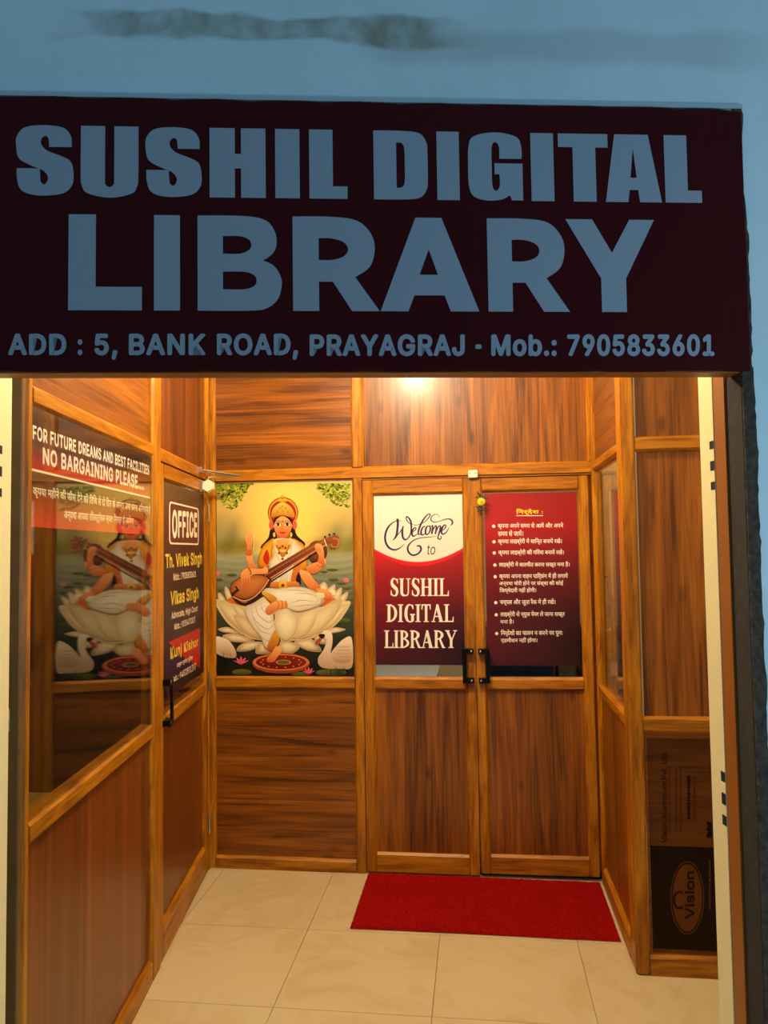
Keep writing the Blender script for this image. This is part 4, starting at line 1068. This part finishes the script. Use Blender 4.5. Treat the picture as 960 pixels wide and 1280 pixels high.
# ---- banner with the rules (hangs with the sagging right leaf)
rb = tag(place(empty('rules_banner'), BACK), 'dark red banner listing rules in white Hindi lettering on the right door', 'banner')
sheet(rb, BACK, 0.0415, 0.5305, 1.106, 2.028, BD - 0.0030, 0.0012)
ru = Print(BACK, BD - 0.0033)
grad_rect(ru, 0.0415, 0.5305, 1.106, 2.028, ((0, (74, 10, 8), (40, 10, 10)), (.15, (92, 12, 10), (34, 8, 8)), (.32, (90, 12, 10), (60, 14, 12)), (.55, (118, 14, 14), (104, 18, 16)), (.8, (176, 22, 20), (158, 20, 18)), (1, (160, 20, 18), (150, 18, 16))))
def r4(x, y): return (600 + x / 5.331, 610 + y / 5.333)
def rq(xa, ya, yb, xb, yc=None, yd=None): return (r4(xa, ya), r4(xa, yb), r4(xb, yc if yc is not None else ya), r4(xb, yd if yd is not None else yb))
ru.text(hindi('निर्देश :'), rq(240, 138, 183, 420, 140, 178), (236, 214, 40), bold=0.022)
ru.stroke([r4(242, 184), r4(420, 184)], (250, 238, 214), 0.004, smooth=False)
RULES = [('कृपया अपने समय से आयें और अपने', 118, 555, 230, 276, 1), ('समय से जायें।', 120, 288, 280, 322, 0), ('कृपया लाइब्रेरी में शान्ति बनायें रखें।', 120, 545, 334, 380, 1), ('कृपया लाइब्रेरी की गरिमा बनायें रखें।', 122, 558, 408, 454, 1),
 ('लाइब्रेरी में बातचीत करना सख्त मना है।', 126, 597, 490, 534, 1), ('कृपया अपना वाहन पार्किंग में ही लगायें', 128, 586, 566, 612, 1), ('अन्यथा चोरी होने पर संस्था की कोई', 128, 555, 616, 658, 0), ('जिम्मेदारी नहीं होगी।', 130, 374, 662, 706, 0),
 ('चप्पल और जूता रैक में ही रखें।', 132, 502, 738, 786, 1), ('लाइब्रेरी से न्यूज पेपर ले जाना सख्त', 135, 565, 820, 866, 1), ('मना है।', 135, 224, 872, 910, 0), ('निर्देशों का पालन न करने पर पुनः', 138, 550, 944, 992, 1), ('एडमीशन नहीं होगा।', 140, 382, 996, 1036, 0)]
for body, xa, xb, ya, yb, dot in RULES:
    ru.text(hindi(body), rq(xa, ya, yb, xb, ya - 2, yb - 2), WHT, bold=0.013)
    if dot:
        cx, cy = xa - 27, (ya + yb) / 2 + 2
        ru.ppoly([r4(cx + 11 * math.cos(2 * PI * i / 14), cy + 11 * math.sin(2 * PI * i / 14)) for i in range(14)], WHT, smooth=False)
ru.build('print', print_mat('banner_ink'), rb)

# ================================================================== STICKERS BEHIND THE LEFT GLASS
SDp = 0.0105
st = tag(place(empty('notice_sticker'), LEFT), 'maroon to red no bargaining notice across the top of the left window', 'sticker')
q = lambda a, b, c, d: (a, b, c, d)
xa, xb = -2.254, -1.130
zA, zB, zC, zD = 2.060, 1.963, 1.957, 1.806
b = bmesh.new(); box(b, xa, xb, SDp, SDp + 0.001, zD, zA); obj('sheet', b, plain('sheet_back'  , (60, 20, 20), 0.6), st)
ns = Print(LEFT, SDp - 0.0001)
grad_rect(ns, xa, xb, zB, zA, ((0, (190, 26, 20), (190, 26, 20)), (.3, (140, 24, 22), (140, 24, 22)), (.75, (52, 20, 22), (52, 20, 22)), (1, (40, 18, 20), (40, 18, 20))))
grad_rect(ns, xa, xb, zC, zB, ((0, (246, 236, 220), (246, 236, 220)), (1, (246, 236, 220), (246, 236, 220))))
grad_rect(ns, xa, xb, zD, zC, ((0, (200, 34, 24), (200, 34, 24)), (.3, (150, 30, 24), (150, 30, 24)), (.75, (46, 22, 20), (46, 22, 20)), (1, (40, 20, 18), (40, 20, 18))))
ns.text('FOR FUTURE DREAMS AND BEST FACILITIES', ((40.8, 531), (40.8, 549), (186.6, 582), (186.6, 594)), WHT, bold=0.05, space=1.08)
ns.text('NO BARGAINING PLEASE....', ((53.4, 559), (53.4, 580), (180, 596.5), (180, 613)), WHT, bold=0.055, space=1.08)
ns.text(hindi('कृपया महीने की फीस देने की तिथि से दो दिन के अन्दर जमा करना अनिवार्य है'), ((41, 605), (41, 622), (188, 631), (188, 645)), (236, 224, 196), bold=0.016)
ns.text(hindi('अन्यथा आपका रजिस्ट्रेशन स्वतः निरस्त हो जायेगा।'), ((80, 635), (80, 652), (166.8, 645), (166.8, 658)), (236, 224, 196), bold=0.016)
ns.build('print', print_mat('sticker_ink', 0.5, 0.3), st)

of = tag(place(empty('office_sheet'), LEFT), 'tall dark maroon office sheet with yellow and white lettering behind the office door glass', 'sticker')
oxa, oxb = -0.935, -0.125
b = bmesh.new(); box(b, oxa, oxb, 0.0055, 0.0066, 1.09, 2.046); obj('sheet', b, plain('sheet_back', (60, 20, 20), 0.6), of)
on = Print(LEFT, 0.0054)
grad_rect(on, oxa, oxb, 1.09, 2.046, ((0, (30, 16, 24), (40, 16, 18)), (.25, (48, 18, 40), (56, 16, 18)), (.5, (58, 26, 22), (50, 22, 18)), (.8, (84, 30, 30), (70, 26, 22)), (1, (96, 66, 44), (80, 50, 34))))
on.ppoly([(210.5, 803), (250, 784.7), (250, 835.5), (231, 822)], (176, 24, 22), smooth=False)
on.ppoly([(207, 822), (231, 822), (243, 836), (207, 842)], (44, 16, 54), smooth=False)
fr_ = [(211.4, 628), (248.4, 634), (248.4, 680.7), (211.4, 681)]
qq = [on.P(p) for p in fr_]
fx0, fx1, fz0, fz1 = qq[0][0], qq[1][0], (qq[2][1] + qq[3][1]) / 2, (qq[0][1] + qq[1][1]) / 2
def rrect(x0, x1, z0, z1, r, n=5):
    o = []
    for cx, cz, a0 in ((x1 - r, z0 + r, -PI / 2), (x1 - r, z1 - r, 0), (x0 + r, z1 - r, PI / 2), (x0 + r, z0 + r, PI)):
        o += [(cx + r * math.cos(a0 + PI / 2 * k / n), cz + r * math.sin(a0 + PI / 2 * k / n)) for k in range(n + 1)]
    return o
OW = (240, 222, 200)
on.poly(rrect(fx0, fx1, fz0, fz1, 0.03), OW)
on.poly(rrect(fx0 + 0.018, fx1 - 0.018, fz0 + 0.008, fz1 - 0.008, 0.024), (92, 34, 34))
on.text('OFFICE', ((215.2, 637), (215.2, 672.8), (246.4, 641), (246.4, 671.7)), OW, bold=0.05, space=1.12)
YE = (226, 200, 60)
for body, cs, col, bo in (('Th. Vivek Singh', ((206.8, 692.5), (207.2, 710.5), (252.4, 690.5), (252.4, 705)), YE, .045), ('Mob.: 7905833601', ((216.9, 717), (216.9, 725.8), (245, 713.8), (245, 721)), OW, .03),
    ('Vikas Singh', ((213.3, 739.5), (213.3, 757), (248.2, 733.5), (248.2, 748)), YE, .045), ('Advocate, High Court', ((214.4, 765), (214.4, 774), (247, 757), (247, 763.6)), OW, .03), ('Mob.: 9355473327', ((218, 779.8), (218, 787.5), (244, 770.6), (244, 777.7)), OW, .03),
    ('Kunj Kishor', ((212.9, 809), (212.9, 824.5), (247.7, 796.5), (247.7, 807)), YE, .045), ('Mob.: 9452891397', ((214, 847), (214, 854), (245, 828), (245, 836.7)), OW, .03)):
    on.text(body, cs, col, bold=bo, space=1.05)
on.text(hindi('उत्तर प्रदेश पुलिस'), ((221, 828), (221, 836), (241, 818), (241, 826)), OW, bold=.02)
on.build('print', print_mat('sticker_ink'), of)

# ================================================================== PROTECTIVE FILM ON THE LOWER SIDE PANEL
FD = RP - 0.0006
fi = tag(place(empty('protective_film'), SIDE), 'dark printed protective film still on the low panel beside the right jamb', 'film')
def film_mat():
    m = bpy.data.materials.new('clear_film'); m.use_nodes = True; nt = m.node_tree; b = nt.nodes['Principled BSDF']
    b.inputs['Base Color'].default_value = (*lin((92, 46, 24)), 1); b.inputs['Alpha'].default_value = 0.25; b.inputs['Roughness'].default_value = 0.25; b.inputs['Specular IOR Level'].default_value = 0.2
    return m
b = bmesh.new(); box(b, 0.07, 1.2, FD, FD + 0.0004, 0.085, 0.945); obj('film_sheet', b, film_mat(), fi)
fp = Print(SIDE, FD - 0.00005)
zf = SIDE.px(850, 1058, FD)[1]; zg = SIDE.px(850, 1187, FD)[1]
DK = (26, 10, 4)
fp.poly([(0.072, zg), (1.198, zg), (1.198, zf), (0.072, zf)], DK)
def g7(x, y): return (790 + x / 4.264, 900 + y / 4.267)
def gell(cx, cy, rx, ry, col, n=32): fp.ppoly([g7(cx + rx * math.cos(2 * PI * i / n), cy + ry * math.sin(2 * PI * i / n)) for i in range(n)], col, smooth=False)
gell(295, 948, 90, 196, (98, 56, 22)); gell(295, 948, 86, 191, (30, 12, 6)); gell(295, 948, 78, 180, (98, 52, 16))
LG = (30, 10, 5)
def up_text(p, body, xl, xr, yb, yt, col, **kw): p.text(body, (g7(xl, yb), g7(xr, yb), g7(xl, yt), g7(xr, yt)), col, **kw)
fp.stroke([g7(272, 1000), g7(240, 1000), g7(224, 965), g7(234, 925), g7(262, 918), g7(272, 930)], LG, [.012, .010, .009, .009, .008, .004])
up_text(fp, 'Vision', 282, 334, 1062, 806, LG, bold=0.05)
INKR = (34, 10, 4)
up_text(fp, 'Vision Aluminium Pvt. Ltd.', 158, 186, 655, 168, INKR, bold=0.03)
# the small print is too blurred to read: rows of short dashes
rd = random.Random(9)
for x, ya, yb, wd, col in ((200, 590, 250, .006, (84, 38, 18)), (234, 580, 255, .006, (84, 38, 18)), (258, 590, 250, .006, (84, 38, 18)), (302, 528, 290, .011, INKR), (332, 530, 295, .007, (78, 34, 16)), (424, 300, 180, .012, INKR), (414, 1010, 745, .007, (84, 52, 36))):
    y = ya
    while y > yb:
        l = rd.uniform(9, 30); fp.stroke([g7(x, y), g7(x, max(yb, y - l))], col, wd, smooth=False); y -= l + 5
for k in range(5):
    fp.ppoly([g7(395 + (k % 2) * 12, 540 + k * 18), g7(425, 545 + k * 16), g7(430, 562 + k * 16), g7(400, 556 + k * 18)], (28, 10, 6), smooth=False)
fp.build('print', print_mat('film_ink', 0.35, 0.15), fi)

# ================================================================== RUG
rug = tag(empty('door_rug', (-0.614, 3.557, 0)), 'bright red rectangular pile mat lying in front of the double doors', 'rug')
def rug_mat():
    m, nt, b = new_mat('red_pile'); N, L = nt.nodes.new, nt.links.new
    tc = N('ShaderNodeTexCoord'); n = N('ShaderNodeTexNoise'); n.inputs['Scale'].default_value = 130; n.inputs['Detail'].default_value = 3; L(tc.outputs['Object'], n.inputs['Vector'])
    r = N('ShaderNodeValToRGB'); e = r.color_ramp.elements; e[0].position = .32; e[0].color = (*lin((124, 2, 2)), 1); e[1].position = .7; e[1].color = (*lin((170, 12, 8)), 1)
    L(n.outputs['Fac'], r.inputs[0]); L(r.outputs[0], b.inputs['Base Color']); b.inputs['Roughness'].default_value = 1.0; b.inputs['Specular IOR Level'].default_value = 0.1
    b.inputs['Sheen Weight'].default_value = 0.0
    return m
b = bmesh.new(); r = random.Random(2); nx, ny = 220, 108; RW, RL = 1.206, 0.592; g = []
for i in range(nx + 1):
    g.append([])
    for j in range(ny + 1):
        u, v = i / nx, j / ny
        d = min(u * RW, (1 - u) * RW, v * RL, (1 - v) * RL)
        h = 0.014 * (1 - math.exp(-d / 0.004)) + r.uniform(-0.0022, 0.0022)
        g[-1].append(b.verts.new((u * RW + r.uniform(-.001, .001), v * RL + 0.004 * math.sin(u * 5) + r.uniform(-.001, .001), max(0.003, h))))
for i in range(nx):
    for j in range(ny): b.faces.new((g[i][j], g[i + 1][j], g[i + 1][j + 1], g[i][j + 1]))
obj('pile', b, rug_mat(), rug)
b = bmesh.new(); box(b, 0.002, RW - 0.002, 0.003, RL - 0.003, 0.0003, 0.004); obj('backing', b, plain('rug_back', (70, 8, 10), 0.9), rug)

# ================================================================== FLOWER TIED BETWEEN THE DOORS
fx, fz = BACK.px(601.5, 627, -0.03)
fg = tag(empty('flower_sprig'), 'yellow flower with dark green leaves tied between the double doors', 'flower')
fg.location = (fx, 4.16 - 0.03, fz)
ye = plain('marigold', (236, 214, 30), 0.7); yd = plain('marigold_eye', (190, 150, 20), 0.8); gr = plain('leaf_green', (44, 60, 16), 0.6, var=0.3); stem_m = plain('dry_leaf', (58, 34, 16), 0.8)
for ring, (rad, zt, nn, s) in enumerate(((0.016, 0.0, 12, 0.010), (0.011, -0.005, 10, 0.009), (0.006, -0.009, 7, 0.007))):
    for k in range(nn):
        a = 2 * PI * k / nn + ring * 0.3; b = bmesh.new(); c0 = Vector((rad * math.cos(a), zt, rad * math.sin(a))); t = Vector((math.cos(a), 0, math.sin(a))); sd = Vector((-math.sin(a), 0, math.cos(a)))
        V = [b.verts.new(c0 + p) for p in (-t * s, sd * s * .5 + Vector((0, -.002, 0)), t * s * .8, -sd * s * .5 + Vector((0, -.002, 0)), Vector((0, .004, 0)))]
        b.faces.new((V[0], V[1], V[2], V[3])); b.faces.new((V[1], V[0], V[4])); b.faces.new((V[2], V[1], V[4])); b.faces.new((V[3], V[2], V[4])); b.faces.new((V[0], V[3], V[4]))
        obj('petal', b, ye, fg)
b = bmesh.new(); bmesh.ops.create_icosphere(b, subdivisions=1, radius=0.005, matrix=Matrix.Translation((0, -0.010, 0))); obj('eye', b, yd, fg, True)
b = bmesh.new(); tube(b, ((0, 0.003, 0.0), (-0.004, 0.012, 0.02), (-0.012, 0.0245, 0.045)), 0.002, 6); obj('stem', b, gr, fg)
r = random.Random(4)
for k in range(22):
    a = r.uniform(0, 2 * PI); l = r.uniform(0.02, 0.04); cz = 0.02 if k < 11 else -0.032
    cx = r.uniform(-.012, .012); b = bmesh.new()
    o_ = Vector((cx, r.uniform(.004, .02), cz + r.uniform(-.012, .012))); d_ = Vector((math.cos(a) * .9, r.uniform(-.15, .1), math.sin(a) * .7 + (-.1 if k >= 11 else .2))).normalized(); s_ = d_.cross(Vector((0, 1, 0))).normalized() * l * .16
    V = [b.verts.new(p) for p in (o_, o_ + d_ * l * .45 + s_, o_ + d_ * l, o_ + d_ * l * .45 - s_, o_ + d_ * l * .5 + Vector((0, .0015, 0)))]
    b.faces.new((V[0], V[1], V[2], V[3])); b.faces.new((V[1], V[0], V[4])); b.faces.new((V[2], V[1], V[4])); b.faces.new((V[3], V[2], V[4])); b.faces.new((V[0], V[3], V[4]))
    obj('leaf', b, gr if k < 15 else stem_m, fg)

# ================================================================== CEILING LAMP (just above the edge of the view)
lp = tag(empty('ceiling_bulb', LAMP), 'round glowing bulb hanging in its holder under the lobby ceiling', 'lamp')
m, nt, bs = new_mat('glowing_bulb'); bs.inputs['Emission Color'].default_value = (1, 0.80, 0.50, 1); bs.inputs['Emission Strength'].default_value = 18; bs.inputs['Base Color'].default_value = (1, .95, .85, 1)
b = bmesh.new(); lathe(b, ((0.004, -0.048), (0.022, -0.044), (0.036, -0.030), (0.042, -0.010), (0.038, 0.010), (0.024, 0.028), (0.016, 0.040), (0.015, 0.05)), 24); obj('bulb', b, m, lp, True)
b = bmesh.new(); lathe(b, ((0.018, 0.048), (0.02, 0.055), (0.02, 0.085), (0.045, 0.09), (0.045, CEIL - LAMP.z)), 20); obj('holder', b, white_plastic, lp, True)
ld = bpy.data.lights.new('bulb_light', 'POINT'); ld.energy = LAMP_W; ld.color = (1, 0.80, 0.50); ld.shadow_soft_size = 0.045
lo = bpy.data.objects.new('bulb_light', ld); link(lo, lp); lo.location = (0, 0, -0.10)

# ================================================================== ROOMS BEHIND THE GLASS
# office desk
dk = tag(empty('office_desk', (-2.55, 2.35, 0)), 'plain wooden office desk behind the left window', 'desk')
deskw = wood('desk_wood', (120, 90, 44), (150, 118, 62), (172, 138, 80), 'y', rough=0.4)
def bxo(name, mat, par, *a, bev=0.0):
    b = bmesh.new(); box(b, *a)
    if bev: bmesh.ops.bevel(b, geom=b.edges[:], offset=bev, segments=2, affect='EDGES')
    return obj(name, b, mat, par)
bxo('desk_top', deskw, dk, 0, 0.95, 0, 0.62, 0.74, 0.77, bev=0.004)
for x in (0.03, 0.89): bxo('side_panel', deskw, dk, x, x + 0.03, 0.03, 0.59, 0, 0.74)
bxo('modesty_panel', deskw, dk, 0.06, 0.89, 0.54, 0.56, 0.2, 0.74)
# library room: tube light, table with a pale top, cupboard, bags on hooks
tl = tag(empty('tube_light', (0.35, 4.72, CEIL - 0.06)), 'white tube light under the library ceiling beyond the double doors', 'lamp')
m, nt, bs = new_mat('glowing_tube'); bs.inputs['Emission Color'].default_value = (1, 0.93, 0.80, 1); bs.inputs['Emission Strength'].default_value = 14
b = bmesh.new(); tube(b, ((-0.55, 0, 0), (0.55, 0, 0)), 0.016, 12); obj('tube', b, m, tl, True)
bxo('batten', white_plastic, tl, -0.6, 0.6, -0.025, 0.025, 0.02, 0.06, bev=0.004)
ld = bpy.data.lights.new('tube_glow', 'AREA'); ld.shape = 'RECTANGLE'; ld.size = 1.1; ld.size_y = 0.04; ld.energy = 55; ld.color = (1, .93, .8)
lo = bpy.data.objects.new('tube_glow', ld); link(lo, tl); lo.location = (0, 0, -0.03)
tbl = tag(empty('reading_table', (-0.95, 5.45, 0)), 'pale topped reading table beyond the left door glass', 'table')
bxo('table_top', plain('pale_laminate', (206, 208, 204), 0.18), tbl, 0, 0.62, 0, 1.3, 0.74, 0.77, bev=0.005)
for x in (0.03, 0.55):
    for y in (0.04, 1.22): bxo('leg', black, tbl, x, x + 0.04, y, y + 0.04, 0, 0.74)
cp = tag(empty('cupboard', (0.70, 5.15, 0)), 'tall pale wooden cupboard seen through the right window', 'cupboard')
palew = wood('pale_wood', (168, 140, 84), (194, 166, 108), (208, 182, 126), 'z', rough=0.5, across=8)
bxo('carcass', palew, cp, 0, 1.2, 0.02, 0.45, 0, 2.75)
bxo('cornice', palew, cp, -0.01, 1.21, 0.0, 0.46, 2.42, 2.5)
bxo('door', palew, cp, 0.005, 0.156, 0.0, 0.019, 0.05, 2.40)
bxo('edge_trim', plain('white_trim', (226, 214, 180), 0.5), cp, 0.158, 0.174, 0.0, 0.019, 0.05, 2.10)
bxo('door', plain('pink_door', (176, 116, 90), 0.5), cp, 0.176, 1.19, 0.0, 0.019, 0.05, 2.10)
bxo('top_rail', palew, cp, 0.158, 1.19, 0.0, 0.019, 2.105, 2.40)
sr = tag(empty('added_dark_rack', (0.02, 4.34, 0)), 'added dark wooden rack that darkens the glass of the right hand door leaf', 'rack')  # added to make the low glass of the right leaf look dark
rk = plain('dark_rack', (44, 26, 12), 0.5)
for x in (0.0, 0.54): bxo('side_panel', rk, sr, x, x + 0.02, 0, 0.3, 0, 1.3)
for z in (0.05, 0.36, 0.67, 0.98, 1.28): bxo('shelf', rk, sr, 0.02, 0.54, 0.0, 0.3, z, z + 0.02)
bxo('back_panel', rk, sr, 0.02, 0.54, 0.29, 0.3, 0, 1.3)
bagm = bpy.data.materials.new('clear_plastic'); bagm.use_nodes = True; q_ = bagm.node_tree.nodes['Principled BSDF']
q_.inputs['Base Color'].default_value = (.5, .45, .38, 1); q_.inputs['Alpha'].default_value = 0.42; q_.inputs['Roughness'].default_value = 0.08
def bag(loc, wd, h, seed, label):
    t = tag(empty('plastic_bag', loc), label, 'bag', 'plastic bags on the cupboard'); r = random.Random(seed); b = bmesh.new(); n, mm = 18, 22; ring = []
    for j in range(mm + 1):
        v = j / mm; ww = wd * (0.10 + 0.9 * min(1, v * 2.2)) / 2; row = []
        for i in range(n):
            a = 2 * PI * i / n; k_ = 1 + r.uniform(-.28, .28)
            row.append(b.verts.new((ww * math.cos(a) * k_, -0.078 + 0.045 * math.sin(a) * k_, -h * v + r.uniform(-.012, .012))))
        ring.append(row)
    for j in range(mm):
        for i in range(n): b.faces.new((ring[j][i], ring[j][(i + 1) % n], ring[j + 1][(i + 1) % n], ring[j + 1][i]))
    b.faces.new(ring[-1][::-1]); obj('bag_skin', b, bagm, t)
    b = bmesh.new(); tube(b, ((0, -0.003, 0.055), (0, -0.035, 0.055), (0, -0.075, 0.03), (0, -0.08, -0.01), (0, -0.06, 0.0)), 0.005, 8); obj('hook', b, chrome, t)
    b = bmesh.new(); lathe(b, ((0.016, 0), (0.016, 0.004)), 14, Matrix.Translation((0, 0.0, 0.055)) @ Matrix.Rotation(PI / 2, 4, 'X')); obj('hook_plate', b, chrome, t)
    return t
bag((0.822, 5.1503, 1.475), 0.085, 0.27, 1, 'crumpled clear plastic bag on the upper hook behind the right window')
b2 = bag((0.872, 5.1503, 1.12), 0.10, 0.34, 2, 'clear plastic bag with a white paper slip on the lower hook behind the right window')
b = bmesh.new(); box(b, -0.055, -0.012, -0.128, -0.127, -0.20, -0.12); obj('paper_slip', b, plain('paper_white', (236, 232, 220), 0.7), b2)
